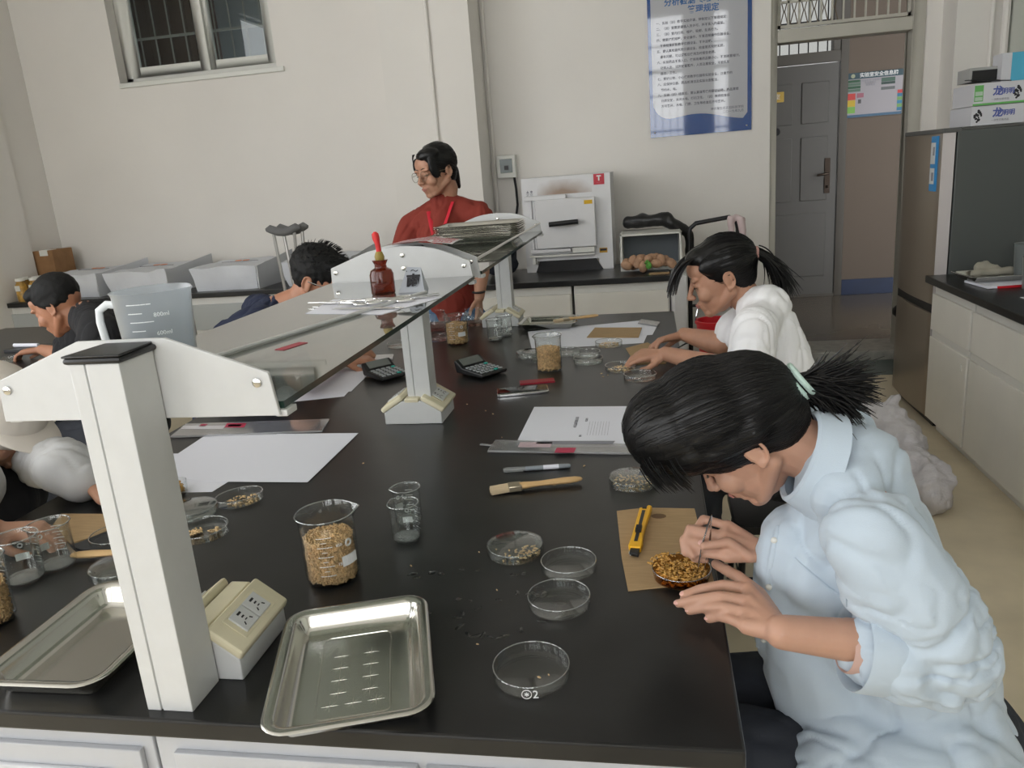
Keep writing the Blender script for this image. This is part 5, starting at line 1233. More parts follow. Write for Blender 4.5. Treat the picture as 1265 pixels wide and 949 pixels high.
def hand_auto(mb, W_, d, n, side, curl=.5, s=1.0, flip=1):
    """d towards the fingers, n out of the back of the hand, side=+1 thumb on +(d x n)"""
    W_ = Vector(W_); d = Vector(d).normalized(); n = Vector(n); n = (n - d * n.dot(d)).normalized(); t = d.cross(n) * side
    F_ = []
    for i, (off, L0, l) in enumerate(((.026, .088, .070), (.008, .092, .078), (-.010, .088, .072), (-.027, .080, .056))):
        p = W_ + d * L0 * s + t * off * s + n * .004; pts = [p]; a = curl * .6; q = p
        for seg in (.46, .30, .24):
            q = q + (d * math.cos(a) - n * math.sin(a)) * l * seg * s; pts.append(q); a += curl
        F_.append(pts)
    th = [W_ + d * .035 * s + t * .034 * s - n * .012, W_ + d * .062 * s + t * .042 * s - n * .022, W_ + d * .088 * s + t * .032 * s - n * .03]
    hand_pts(mb, W_, F_, th, rs=s)
def limb(mb, pts, rs):
    for i in range(len(pts) - 1): mb.cap(pts[i], pts[i + 1], rs[i], rs[i + 1], 16)
def folds(seed, amp, sc=9, st=(1, 1, .35), a2=.0):
    S = Vector(st); o_ = Vector((seed, seed * 2, 0))
    def f(c, n):
        q = Vector((c.x * S.x, c.y * S.y, c.z * S.z)) * sc + o_
        q += Vector((noise.noise(q * .6), noise.noise(q * .6 + Vector((5, 1, 1))), 0)) * 1.1
        a_ = noise.noise(q); b_ = noise.noise(q * 1.9 + Vector((1, 7, 3)))
        return amp * (1.1 * a_ - 1.0 * math.exp(-(a_ / .10) ** 2) - .55 * math.exp(-(b_ / .09) ** 2) + .5) + a2 * noise.noise(c * 60)
    return f
def hair_strands(name, hull, inner, tie, n, r, parent, start_dir, spread=1.3, rad=.0006, seed=1, jitter=.004, m_=None, steps=12, lift=.0012):
    """strands combed over the hair from hairline to the tie"""
    bm = bmesh.new(); bm.from_mesh(hull); tree = BVHTree.FromBMesh(bm); bm.free()
    rr = random.Random(seed); inner = Vector(inner); td = (Vector(tie) - inner).normalized(); sd = Vector(start_dir).normalized(); b = MB()
    for _ in range(n):
        d0 = Vector((rr.gauss(0, 1), rr.gauss(0, 1), rr.gauss(0, 1))).normalized()
        if d0.dot(td) > .75: continue
        if start_dir and d0.dot(sd) < -.5: continue
        k0 = rr.random() * .35; k1 = min(1, k0 + .35 + rr.random() * .5); pts = []
        axis = d0.cross(td); 
        if axis.length < .05: continue
        axis.normalize(); ang = d0.angle(td); wv = rr.gauss(0, jitter)
        for i in range(steps + 1):
            k = k0 + (k1 - k0) * i / steps
            d = Matrix.Rotation(ang * k * .98, 3, axis) @ d0
            hit = tree.ray_cast(inner + d * .4, -d, .5)
            if hit[0] is None: break
            pts.append(hit[0] + d * (lift + .0006 * math.sin(i * 1.3 + wv * 900)))
        if len(pts) > 4: b.tube(pts, [rad * .5] + [rad] * (len(pts) - 2) + [rad * .4], 4, cap=False)
    if b.v:
        o = b.build(name, m_ or HAIRS, parent, world=True); o['kind'] = 'stuff'; return o
def tail(name, root, parent, tie, d, n, length, spread, droop, rad=.0009, seed=2, m_=None):
    rr = random.Random(seed); b = MB(); tie = Vector(tie); d = Vector(d).normalized()
    for i in range(n):
        k = Vector((rr.gauss(0, 1), rr.gauss(0, 1), rr.gauss(0, 1))) * spread
        L_ = length * (.55 + .55 * rr.random()); p = tie + Vector((rr.gauss(0, 1), rr.gauss(0, 1), rr.gauss(0, 1))) * .006; pts = [p.copy()]; v = (d + k * .25).normalized()
        for s in range(9):
            v = (v + k * .10 + Vector((0, 0, -droop))).normalized(); p = p + v * L_ / 9; pts.append(p.copy())
        b.tube(pts, [rad * 1.6] * 5 + [rad * 1.2, rad, rad * .8, rad * .6, rad * .3], 4, cap=False)
    o = b.build(name, m_ or HAIRS, parent, world=True); o['kind'] = 'stuff'; return o

# ------------------------------------------------------------------ girl in the light blue shirt (nearest)
G1 = thing('person', 'person in a light blue shirt picking grain with tweezers, nearest on the right', 'person', (.40, 1.14, 0), 0, None)
O1 = Vector((.132, 1.153, 1.046)); F1 = Vector((-.67, .18, -.72))
b = MB(); M1 = head(b, O1, F1, -.15, s=.92)
wl = pz(966, 781, .838); wr_ = pz(948, 684, .858)
eL = Vector((.352, .975, .800)); eR = Vector((.335, 1.33, .80)); sL = Vector((.272, .985, .965)); sR = Vector((.275, 1.275, .99))
limb(b, [M1 @ Vector((-.028, 0, -.035)), M1 @ Vector((-.045, 0, -.09)), (.255, 1.12, 1.005)], [.050, .045, .046])
limb(b, [(.262, 1.12, 1.0), (.29, 1.12, .90), (.335, 1.12, .70), (.39, 1.13, .53)], [.048, .070, .07, .10])
limb(b, [sL, (.27, 1.12, .975), sR], [.035, .05, .035])
limb(b, [sL, eL, wl], [.040, .032, .0225]); limb(b, [sR, eR, wr_], [.042, .035, .0235])
limb(b, [eL + (wl - eL) * .25, wl], [.032, .023]); limb(b, [eR + (wr_ - eR) * .25, wr_], [.037, .024])
limb(b, [(.40, 1.04, .52), (.04, 1.08, .53), (.06, 1.10, .10), (-.04, 1.10, .05)], [.075, .055, .04, .035]); limb(b, [(.40, 1.22, .52), (.04, 1.22, .53), (.06, 1.24, .10), (-.04, 1.24, .05)], [.075, .055, .04, .035])
LF = [[pz(925, 728, .842), pz(893, 723, .846), pz(865, 728, .840), pz(845, 735, .832)],
      [pz(927, 743, .842), pz(889, 737, .846), pz(860, 741, .836), pz(838, 746, .824)],
      [pz(926, 758, .838), pz(893, 750, .840), pz(870, 751, .830), pz(852, 755, .818)],
      [pz(922, 774, .832), pz(902, 765, .832), pz(888, 762, .824), pz(876, 765, .815)]]
hand_pts(b, wl, LF, [pz(938, 735, .835), pz(912, 713, .840), pz(884, 697, .832)])
RF = [[pz(899, 650, .893), pz(869, 641, .898), pz(858, 657, .882), pz(861, 674, .868)],
      [pz(895, 662, .885), pz(852, 653, .888), pz(846, 670, .870), pz(856, 687, .856)],
      [pz(895, 675, .874), pz(844, 667, .872), pz(846, 683, .856), pz(864, 688, .850)],
      [pz(898, 688, .862), pz(852, 681, .857), pz(858, 691, .847), pz(872, 692, .845)]]
hand_pts(b, wr_, RF, [pz(925, 688, .862), pz(900, 670, .884), pz(869, 675, .880)], rs=.86)
remesh(b, 'body', SKIN, G1, .0029, 3, .5)
face_bits(M1, .92, G1, eyes=True)
for f in (LF[0], LF[1], LF[2], LF[3]):
    a, c = Vector(f[-2]), Vector(f[-1]); d = (c - a).normalized(); nn = (Vector((0, -.35, 1)) - d * d.dot(Vector((0, -.35, 1)))).normalized()
    Mx = Matrix((d, nn.cross(d), nn)).transposed().to_4x4(); MB().ball(c + nn * .0035, (.0062, .0048, .0024), 12, 8, Mx).build('fingernail', NAIL, G1, world=True)
a, c = Vector(pz(900, 668, .882)), Vector(pz(868, 672, .876)); d = (c - a).normalized(); nn = (Vector((0, -.7, .7)) - d * d.dot(Vector((0, -.7, .7)))).normalized(); Mx = Matrix((d, nn.cross(d), nn)).transposed().to_4x4()
MB().ball(c + nn * .005, (.0068, .0056, .0026), 12, 8, Mx).build('fingernail', NAIL, G1, world=True)
# shirt
SHIRT = mat('light_blue_cotton', (.47, .55, .63), .85, bump=.25, bscale=600, bdist=.0006, var=.05, vscale=7, sheen=.2)
b = MB()
limb(b, [(.272, 1.12, .99), (.285, 1.12, .90), (.33, 1.12, .76), (.365, 1.13, .62), (.40, 1.14, .50)], [.080, .102, .116, .138, .150])
limb(b, [(.235, 1.12, .86), (.255, 1.13, .72), (.30, 1.14, .56), (.31, 1.10, .47)], [.085, .105, .12, .125]); limb(b, [(.40, 1.14, .50), (.43, 1.10, .42)], [.15, .16]); limb(b, [(.38, 1.05, .55), (.29, 1.03, .54), (.31, 1.0, .47)], [.13, .118, .10])
limb(b, [(.255, 1.06, .985), (.29, 1.12, 1.0), (.28, 1.20, .985)], [.055, .062, .055])
limb(b, [sL + Vector((.0, -.0, .0)), (.320, .965, .89), eL + Vector((.014, -.005, -.002))], [.060, .062, .062]); limb(b, [sR, eR], [.07, .068])
limb(b, [eL + Vector((.014, -.005, -.004)), (.315, .968, .800), (.29, .968, .803)], [.062, .060, .057]); limb(b, [eR, eR + (wr_ - eR) * .45], [.066, .052])
limb(b, [(.30, .99, .90), (.34, 1.02, .82)], [.070, .065])
base_f = folds(3, .010, 8, (1.1, 1.0, .45), .0004); sl_f = folds(8, .016, 10, (.55, .8, 1.6), .0004)
def shirt_d(c, n):
    k = max(0, min(1, (1 - (c - Vector((.36, .96, .80))).length / .17)))
    m_ = max(0, min(1, ((c - Vector((.225, 1.118, 1.01))).length - .07) / .05))
    return (base_f(c, n) * (1 - k) + sl_f(c, n) * k) * m_ - .004 * (1 - m_)
nkC = Vector((.225, 1.118, 1.01))
so, shull = remesh(b, 'shirt', SHIRT, G1, .0045, 3, .5, shirt_d)
# cuff of the left sleeve: open rolled band
ax = (wl - eL).normalized(); cc = Vector((.268, .967, .806)); uu = ax.orthogonal().normalized(); ww = ax.cross(uu)
Mx = Matrix((uu, ww, ax)).transposed().to_4x4(); Mx.translation = cc
MB().lathe([(.056, -.050), (.060, -.02), (.0585, .018), (.057, .022), (.0545, .018), (.054, -.02), (.050, -.048)], 40, Mx @ Matrix.Diagonal((1, 1.08, 1, 1))).build('cuff', SHIRT, so, world=True)
MB().lathe([(.036, -.05), (.036, .030), (.0345, .033), (.033, .030), (.033, -.05)], 28, Mx).build('arm_sleeve', mat('skin_tone_sleeve', (.55, .36, .30), .8), G1, world=True)
ax = (wr_ - eR).normalized(); uu = ax.orthogonal().normalized(); ww = ax.cross(uu); Mr = Matrix((uu, ww, ax)).transposed().to_4x4(); Mr.translation = eR + (wr_ - eR) * .56
MB().lathe([(.050, -.035), (.054, .0), (.053, .028), (.0515, .030), (.050, .026), (.048, -.03)], 32, Mr).build('cuff', SHIRT, so, world=True)
# collar: band plus folded leaf around the leaning neck
A_ = Vector((-.90, 0, .44)).normalized(); cU = Vector((.44, 0, .90)).normalized(); cL_ = Vector((0, -1, 0)); cc = Vector((.222, 1.118, 1.012))
b = MB(); N = 40; rows = []
for i in range(N + 1):
    t = -PI + 2 * PI * (i + .0) / N           # 0 = nape (up), +-pi = throat
    dirv = cU * math.cos(t) + cL_ * math.sin(t); fr = abs(t) / PI
    leaf = .040 + .036 * max(0, (fr - .55) / .45) ** 1.5; lift = .006
    inner = cc + dirv * .060 + A_ * .012; top = cc + dirv * .063 + A_ * (.030 - .012 * fr)
    out1 = cc + dirv * (.074) + A_ * (.012 - .02 * fr); out2 = cc + dirv * (.080 + .012 * fr) + A_ * (.030 - .012 * fr - leaf)
    rows.append([inner, top, cc + dirv * .069 + A_ * (.027 - .012 * fr), out1, out2, out2 - dirv * .003, out1 - dirv * .004, inner + dirv * .003])
vs = [p for r_ in rows for p in r_]; k = 8
fs = [(i * k + j, i * k + (j + 1) % k, (i + 1) * k + (j + 1) % k, (i + 1) * k + j) for i in range(N) for j in range(k)] + [tuple(range(k)), tuple(N * k + j for j in range(k))[::-1]]
b.add(vs, fs); b.build('collar', SHIRT, so, world=True)
def on_hull(hull):
    bm = bmesh.new(); bm.from_mesh(hull); t = BVHTree.FromBMesh(bm); bm.free(); return t
ST = on_hull(shull)
def hitpx(tree, u, v):
    d = ray(u, v).normalized(); h = tree.ray_cast(CP, d); return (h[0], h[1]) if h[0] is not None else (None, None)
def seam(name, px, m_, rad=.0014, parent=so, off=.0006, tree=ST, flat=.6):
    pts = []
    for (u0, v0), (u1, v1) in zip(px[:-1], px[1:]):
        for k in range(6):
            h, n = hitpx(tree, u0 + (u1 - u0) * k / 6, v0 + (v1 - v0) * k / 6)
            if h is not None and (not pts or (h - pts[-1]).length < .06): pts.append(h + n * off)
    if len(pts) > 2: return MB().tube(pts, rad, 6, flat=flat).build(name, m_, parent, world=True)
SEAM = mat('seam_blue', (.36, .43, .51), .85)
seam('pocket_seam', [(982, 690), (1002, 708), (1024, 726), (1046, 740)], SHIRT, .0028); seam('pocket_seam', [(1046, 740), (1046, 768)], SEAM, .0012)
seam('placket', [(962, 650), (952, 700), (940, 760), (936, 820)], SHIRT, .004, flat=.35)
for u, v in ((957, 668), (950, 725), (944, 790)):
    h, n = hitpx(ST, u, v)
    if h is not None: MB().ball(h + n * .001, (.005, .005, .005), 10, 6).build('button', PLASTW, so, world=True)
h, n = hitpx(ST, 1047, 758)
if h is not None: MB().ball(h + n * .001, (.003, .003, .009), 8, 6).build('pocket_tag', mat('navy_tag', (.02, .03, .07), .6), so, world=True)
# jeans
DENIM = mat('dark_jeans', (.028, .032, .042), .85, bump=.3, bscale=300, bdist=.0008, var=.2, vscale=12)
b = MB(); limb(b, [(.43, 1.13, .50), (.40, 1.05, .525), (.05, 1.08, .535), (.07, 1.10, .12)], [.135, .092, .07, .06]); limb(b, [(.40, 1.22, .525), (.05, 1.22, .535), (.07, 1.24, .12)], [.092, .07, .06])
remesh(b, 'jeans', DENIM, G1, .008, 4, .5, folds(5, .006, 12))
MB().cap((-.06, 1.10, .04), (.08, 1.10, .045), .042, .045).cap((-.06, 1.24, .04), (.08, 1.24, .045), .042, .045).build('shoes', BLACKP, G1, world=True)
# hair
HM = M1
def HB(b, c, r, rx=None): 
    R3 = frame(F1, -.15); b.ball(HM @ Vector(c), r, 20, 14, R3 if rx is None else R3 @ rx)
b = MB(); HB(b, (-.018, 0, .036), (.097, .079, .086)); HB(b, (-.05, 0, -.005), (.055, .066, .055)); HB(b, (.03, .01, .07), (.07, .068, .05))
b.ball(py(880, 512, 1.155), (.098, .092, .088), 24, 16); b.ball(py(828, 528, 1.15), (.073, .082, .071), 24, 16); b.ball(py(938, 512, 1.16), (.066, .074, .062), 20, 14); b.ball(py(850, 552, 1.12), (.05, .05, .042), 16, 12)
b.cap(py(905, 545, 1.09), py(930, 530, 1.085), .022, .022); b.cap(py(880, 560, 1.085), py(905, 545, 1.085), .018, .022)
tieP = Vector(py(980, 477, 1.155)); b.cap(py(950, 500, 1.155), tieP, .040, .019)
HC = Vector(py(872, 520, 1.15))
def comb(c, n):
    d = (c - HC).normalized(); tdv = (tieP - HC).normalized()
    ax_ = d - tdv * d.dot(tdv); a = math.atan2(ax_.dot(Vector((0, 1, 0))), ax_.dot(Vector((.5, 0, .86))))
    return .0016 * noise.noise(Vector((a * 14, d.dot(tdv) * 1.2, 0))) + .0009 * noise.noise(Vector((a * 42, d.dot(tdv) * 2, 4)))
ho, hh = remesh(b, 'hair', HAIR, G1, .004, 5, .5, comb)
hair_strands('hair_strands', hh, HC, tieP, 1700, None, ho, -(tieP - HC), rad=.0005, seed=4, lift=.0006)
rr = random.Random(9); b = MB()      # loose fringe hanging forward
for i in range(170):
    y = rr.gauss(0, .035); p = Vector(py(790 + 45 * rr.random(), 560 + 20 * rr.random(), 1.12 + y)); pts = [p.copy()]; v = Vector((.3, .1, -.9)).normalized()
    for s in range(8): v = (v + Vector((.10, 0, -.05))).normalized(); p = p + v * (.004 + .004 * rr.random()); pts.append(p.copy())
    b.tube(pts, [.0008] * 5 + [.0006, .0005, .0004, .0002], 4, cap=False)
b.build('fringe', HAIRS, ho, world=True)['kind'] = 'stuff'
tail('ponytail', None, G1, tieP, (.95, .0, .05), 900, .108, .42, .05, rad=.0011, seed=5)
tdv = (tieP - py(950, 500, 1.155)).normalized(); uu = tdv.orthogonal().normalized(); ww = tdv.cross(uu)
for k in range(2):
    b = MB(); pts = [tieP + tdv * (.004 + .011 * k) + (uu * math.cos(t) + ww * math.sin(t)) * (.0255 + .001 * math.sin(t * 9)) for t in [i * PI / 14 for i in range(29)]]; b.tube(pts, .0046, 8, cap=False); b.build('hair_tie', mat('mint_hair_tie', (.52, .68, .62), .7, bump=.4, bscale=120), G1, world=True)
# tweezers in her right hand
tip1, tip2, tt = pz(868, 711, .817), pz(860, 713, .817), pz(879, 636, .932)
r = thing('tweezers', 'shiny steel tweezers held upright over the dish of amber grain', 'tweezers', tuple(tt))
for tp in (tip1, tip2):
    mid = tt + (tp - tt) * .45 + (tip1 - tip2) * (.35 if tp is tip1 else -.35)
    q = [p - tt for p in (tt, tt + (mid - tt) * .5, mid, tp)]; MB().tube(q, [.0018, .0032, .003, .0009], 8, flat=.55).build('prong', CHROME, r)
# stool under her
def stool(lbl, x, y, h_=.45):
    r = thing('stool', lbl, 'stool', (x, y, 0), 0, 'black lab stools')
    MB().prism(rrect(.34, .30, .04), h_ - .03, h_).build('seat', BLACKP, r, bevel=.004)
    for sx in (-1, 1):
        for sy in (-1, 1): MB().tube([(sx * .14, sy * .12, h_ - .03), (sx * .16, sy * .14, 0)], .011, 8).build('leg', DARKMETAL, r)
    MB().tube([(.155, .135, .15), (.155, -.135, .15), (-.155, -.135, .15), (-.155, .135, .15), (.155, .135, .15)], .008, 8).build('foot_ring', DARKMETAL, r); return r
stool('black stool under the person in the light blue shirt', .46, 1.14, .33)

# ------------------------------------------------------------------ generic seated / standing figure
def figure(lbl, O_, F_, roll, nb, spine, srad, sh, el, wr, skin, cloth, hands, legs=None, s=1.0, sleeve=.55, sl_r=.055, ctop=-.02, seed=2, vox=.0045, pants=DENIM, root=None, cr=1.0, hem=None):
    r = thing('person', lbl, 'person', root or (spine[-1][0], spine[-1][1], 0)); b = MB(); M = head(b, O_, F_, roll, s)
    limb(b, [M @ Vector((-.028, 0, -.035)), M @ Vector((-.045, 0, -.09)), nb], [.052 * s, .048 * s, .055 * s])
    limb(b, [nb] + spine, [.055] + [q * .75 for q in srad])
    limb(b, [sh[0], nb, sh[1]], [.036, .05, .036])
    for i in range(2):
        limb(b, [sh[i], el[i], wr[i]], [.044 * s, .038 * s, .024 * s]); limb(b, [Vector(el[i]).lerp(Vector(wr[i]), .22), wr[i]], [.039 * s, .024 * s])
        if hands[i]: hand_auto(b, wr[i], *hands[i])
    if legs:
        for lg in legs: limb(b, lg, [.075, .055, .042, .035][:len(lg)])
    remesh(b, 'body', skin, r, vox, 4, .5)
    b = MB(); limb(b, [Vector(nb) + Vector((0, 0, ctop))] + spine, [.075 * cr] + srad); limb(b, [sh[0], Vector(nb) + Vector((0, 0, -.015)), sh[1]], [sl_r, .068, sl_r])
    for i in range(2):
        if sleeve <= 1: limb(b, [sh[i], Vector(sh[i]).lerp(Vector(el[i]), sleeve)], [sl_r, sl_r * 1.02])
        else: limb(b, [sh[i], el[i], Vector(el[i]).lerp(Vector(wr[i]), sleeve - 1)], [sl_r, sl_r * .95, sl_r * .75])
    so_, hl = remesh(b, 'shirt', cloth, r, .0065, 4, .5, folds(seed, .007, 9, (1, 1, .5), .0003))
    if legs:
        b = MB()
        for lg in legs: limb(b, lg[:3], [.098, .075, .062][:len(lg)])
        remesh(b, 'trousers', pants, r, .011, 4, .5, folds(seed + 1, .007, 10))
        b = MB()
        for lg in legs: f = Vector(lg[-1]); b.cap(Vector(lg[2]) * Vector((1, 1, 0)).length * 0 + Vector((lg[2][0], lg[2][1], .045)), (f.x, f.y, .04), .045, .04)
        b.build('shoes', BLACKP, r, world=True)
    return r, M, so_, hl
def hairdo(r, M, Fv, roll, s, balls, caps=(), vox=.005, disp=.002, m_=HAIR):
    b = MB(); R3 = frame(Fv, roll)
    for c, q in balls: b.ball(M @ Vector(c), tuple(k * s for k in q), 18, 12, R3)
    for a, c, ra, rb in caps: b.cap(M @ Vector(a), M @ Vector(c), ra * s, rb * s)
    return remesh(b, 'hair', m_, r, vox, 4, .5, lambda c, n: disp * noise.noise(c * 55))
# girl in the white T-shirt
y2 = 2.44
O2 = Vector((.211, 2.49, 1.09)); F2 = Vector((-.95, .0, -.31))
nb2 = py(944, 384, y2); W2 = mat('white_tshirt', (.90, .90, .92), .85, bump=.15, bscale=400, bdist=.0005)
shL, shR = py(932, 408, y2 - .15), py(945, 386, y2 + .16); wL, wR = pz(822, 437, .845), pz(845, 413, .868)
G2, M2, so2, h2 = figure('person in a white T-shirt with a pink-tied ponytail sorting grain at the far right', O2, F2, 0, nb2,
    [(.365, y2, .83), (.395, y2, .64), (.42, y2, .50)], [.108, .112, .13], (shL, shR), (py(925, 462, y2 - .17), py(890, 425, y2 + .16)), (wL, wR), SKIN2, W2,
    ((Vector((-.95, .12, -.12)), (0, -.35, .95), -1, .55, .95), (Vector((-.93, -.25, -.2)), (0, .3, .95), 1, .55, .95)),
    legs=[[(.42, y2 - .1, .50), (.12, y2 - .1, .52), (.14, y2 - .1, .10), (.02, y2 - .1, .05)], [(.42, y2 + .1, .50), (.12, y2 + .1, .52), (.14, y2 + .1, .10), (.02, y2 + .1, .05)]], s=1.0, sleeve=.62, sl_r=.066, ctop=.0, cr=1.06, seed=4, vox=.004)
face_bits(M2, 1.0, G2, skin=SKIN2)
ho, hh = hairdo(G2, M2, F2, 0, 1.0, [((-.022, 0, .040), (.100, .084, .088)), ((.040, 0, .080), (.05, .062, .034)), ((-.05, 0, .0), (.056, .070, .066)), ((.012, .066, .052), (.05, .018, .03)), ((.012, -.066, .052), (.05, .018, .03))],
    [((-.06, 0, .0), (-.112, 0, .028), .045, .016)], .0045, .0015)
t2 = M2 @ Vector((-.118, 0, .030))
hair_strands('hair_strands', hh, M2 @ Vector((-.01, 0, .03)), t2, 420, None, ho, -(t2 - O2), rad=.0007, seed=6)
tail('ponytail', None, G2, t2, (.85, 0, -.25), 260, .17, .30, .20, rad=.0013, seed=8)
MB().tube([t2 + Vector((0, .016 * math.cos(t), .016 * math.sin(t))) for t in [i * PI / 8 for i in range(17)]], .006, 8, cap=False).build('hair_tie', mat('pink_tie', (.50, .28, .25), .7), G2, world=True)
rr = random.Random(3); b = MB()
for i in range(75):
    y = rr.choice((-1, 1)) * (.028 + .034 * rr.random()); p = M2 @ Vector((.075 - .03 * rr.random(), y, .092)); v = (M2.to_3x3() @ Vector((.8, 0, .05))); pts = [p.copy()]
    for s in range(9): v = (v + Vector((-.0, 0, -.24))).normalized(); p = p + v * .0155; pts.append(p.copy())
    b.tube(pts, [.0012] * 7 + [.0009, .0007, .0004], 4, cap=False)
b.build('fringe', HAIRS, ho, world=True)['kind'] = 'stuff'
T2 = on_hull(h2)
h, n = hitpx(T2, 893, 428)
if h is not None:
    b = MB(); b.cap(h + Vector((-.02, -.004, .004)), h + Vector((.02, -.004, -.004)), .006, .006); b.build('chest_print', mat('gold_print', (.45, .33, .16), .5), so2, world=True)
r = thing('tweezers', 'dark tweezers in the fingers of the girl in the white T-shirt', 'tweezers', pz(836, 424, .845)); MB().tube([(-.02, 0, -.03), (.03, .01, -.005), (.06, .02, .0)], [.001, .003, .003], 6).build('prong', DARKMETAL, r)
stool('black stool under the girl in the white T-shirt', .40, y2, .34)

# standing woman in red
y3 = 3.72
O3 = Vector((-.985, 3.69, 1.478)); F3 = Vector((-.57, -.79, -.16)); nb3 = py(550, 252, y3 + .03)
REDT = mat('brick_red_tshirt', (.235, .034, .022), .85, bump=.15, bscale=400, bdist=.0005)
wR3, wL3 = py(592, 368, 3.60), py(497, 335, 3.5)
G3, M3, so3, h3 = figure('standing person in a brick-red T-shirt with glasses and a red lanyard', O3, F3, .06, nb3,
    [py(546, 300, y3), py(556, 350, y3 + .02), py(562, 392, y3 + .03)], [.125, .12, .13], (py(591, 266, y3 + .02), py(508, 282, y3 + .02)), (py(596, 325, y3 - .02), py(494, 335, y3 - .10)), (wR3, wL3), SKIN2, REDT,
    ((Vector((-.1, -.2, -1)), (.9, -.2, 0), 1, .45, .95), (Vector((-.3, -.5, -.6)), (0, -.5, .8), -1, .5, .95)),
    legs=[[py(545, 400, y3), py(548, 470, y3)  , (py(548, 470, y3).x, y3, .10), (py(548, 470, y3).x, y3 - .12, .05)], [py(580, 400, y3), py(578, 470, y3), (py(578, 470, y3).x, y3, .10), (py(578, 470, y3).x, y3 - .12, .05)]],
    sleeve=.72, sl_r=.068, ctop=.0, seed=6, vox=.0045, pants=mat('blue_jeans', (.08, .16, .30), .8, var=.15))
face_bits(M3, 1.0, G3, glasses=mat('thin_gold_frame', (.25, .20, .15), .3, metal=.8), skin=SKIN2)
ho, hh = hairdo(G3, M3, F3, .06, 1.0, [((-.022, 0, .042), (.100, .086, .090)), ((.038, .02, .082), (.056, .060, .034)), ((-.05, 0, -.01), (.05, .068, .066)), ((.052, .062, .03), (.034, .016, .058)), ((.040, -.070, .035), (.032, .014, .045))],
    [((-.07, -.01, .0), (-.115, -.012, -.02), .035, .018), ((-.115, -.012, -.02), (-.13, -.02, -.10), .026, .010)], .005, .0015)
hair_strands('hair_strands', hh, M3 @ Vector((-.01, 0, .03)), M3 @ Vector((-.11, 0, -.02)), 260, None, ho, F3, rad=.0009, seed=16)
b = MB(); rr = random.Random(5)
for i in range(90):
    sd_ = 1 if rr.random() < .7 else -1; k = rr.random(); pts = []
    for t in range(8):
        a = t / 7; pts.append(M3 @ Vector((.092 - .045 * a * a - .01 * k, sd_ * (.006 + .030 * k + (.066 - .028 * k) * a ** .7), .098 - a * (.075 + .05 * k))))
    b.tube(pts, [.0018] * 6 + [.0012, .0005], 4, cap=False)
b.build('fringe', HAIRS, ho, world=True)['kind'] = 'stuff'
T3 = on_hull(h3); LY = mat('lanyard_red', (.62, .02, .04), .6)
for px in ([(566, 228), (559, 250), (551, 272), (546, 290), (540, 305)], [(530, 262), (533, 280), (538, 300), (540, 306)]):
    pts = []
    for u, v in px:
        h, n = hitpx(T3, u, v)
        if h is not None: pts.append(h + n * .004)
    if len(pts) > 2: MB().tube(pts, .011, 6, flat=.25).build('lanyard', LY, G3, world=True)
h, n = hitpx(T3, 542, 312)
if h is not None: MB().box((h.x - .02, h.y - .02, h.z - .04), (h.x + .03, h.y - .014, h.z + .02)).build('name_badge', mat('badge_dark', (.12, .03, .03), .4), G3, world=True)
q = [Vector(wR3) + Vector((.027 * math.cos(t), .026 * math.sin(t), .028)) for t in [i * PI / 8 for i in range(17)]]
MB().tube(q, .0052, 8, cap=False).build('bracelet', BLACKP, G3, world=True)
# student in navy
y4 = 2.62; O4 = Vector((-1.165, 2.62, 1.13)); F4 = Vector((.90, .02, -.43)); nb4 = py(338, 385, y4 - .01)
NAVY = mat('navy_tshirt', (.012, .018, .045), .85, bump=.15, bscale=400, bdist=.0005)
G4, M4, so4, h4 = figure('person in a navy T-shirt bending over the bench beyond the glass shelf', O4, F4, 0, nb4, [py(300, 430, y4), py(285, 480, y4), (-1.62, y4, .55)], [.125, .13, .14],
    (py(318, 412, y4 - .17), py(322, 385, y4 + .17)), (pz(372, 470, .87), pz(380, 440, .87)), (pz(425, 445, .835), pz(420, 432, .84)), SKIN3, NAVY,
    ((Vector((1, .1, -.1)), (0, 0, 1), 1, .5), (Vector((1, -.1, -.1)), (0, 0, 1), -1, .5)),
    legs=[[(-1.62, y4 - .1, .52), (-1.40, y4 - .1, .53), (-1.42, y4 - .1, .1), (-1.3, y4 - .1, .05)], [(-1.62, y4 + .1, .52), (-1.40, y4 + .1, .53), (-1.42, y4 + .1, .1), (-1.3, y4 + .1, .05)]], sleeve=.7, sl_r=.07, seed=9, cr=1.05)
ho, hh = hairdo(G4, M4, F4, 0, 1.0, [((-.020, 0, .044), (.100, .086, .086)), ((.045, 0, .072), (.058, .070, .042)), ((-.045, 0, .005), (.054, .072, .055)), ((.085, 0, .05), (.03, .05, .035))], (), .005, .005, MATTE)
rr = random.Random(7); b = MB()
for i in range(260):
    d = Vector((rr.gauss(0, 1), rr.gauss(0, 1), abs(rr.gauss(0, 1)) + .2)).normalized(); p = M4 @ Vector((-.01 + d.x * .096, d.y * .082, .045 + d.z * .086)); v = (M4.to_3x3() @ (d + Vector((.5, 0, .2)))).normalized()
    b.tube([p, p + v * .012, p + v * .02 + Vector((0, 0, -.003))], [.0012, .0009, .0003], 4, cap=False)
b.build('short_hairs', HAIRS, ho, world=True)['kind'] = 'stuff'
b = MB().tube([M4 @ Vector(q) for q in ((-.01, -.084, .004), (.05, -.078, .006), (.098, -.06, .004))], .0018, 6); b.tube([M4 @ Vector((.104, -.034 + .022 * math.cos(t), -.002 + .02 * math.sin(t))) for t in [i * PI / 8 for i in range(17)]], .0014, 6, cap=False); b.build('glasses_frame', mat('silver_frame', (.5, .5, .5), .25, metal=1), G4, world=True)
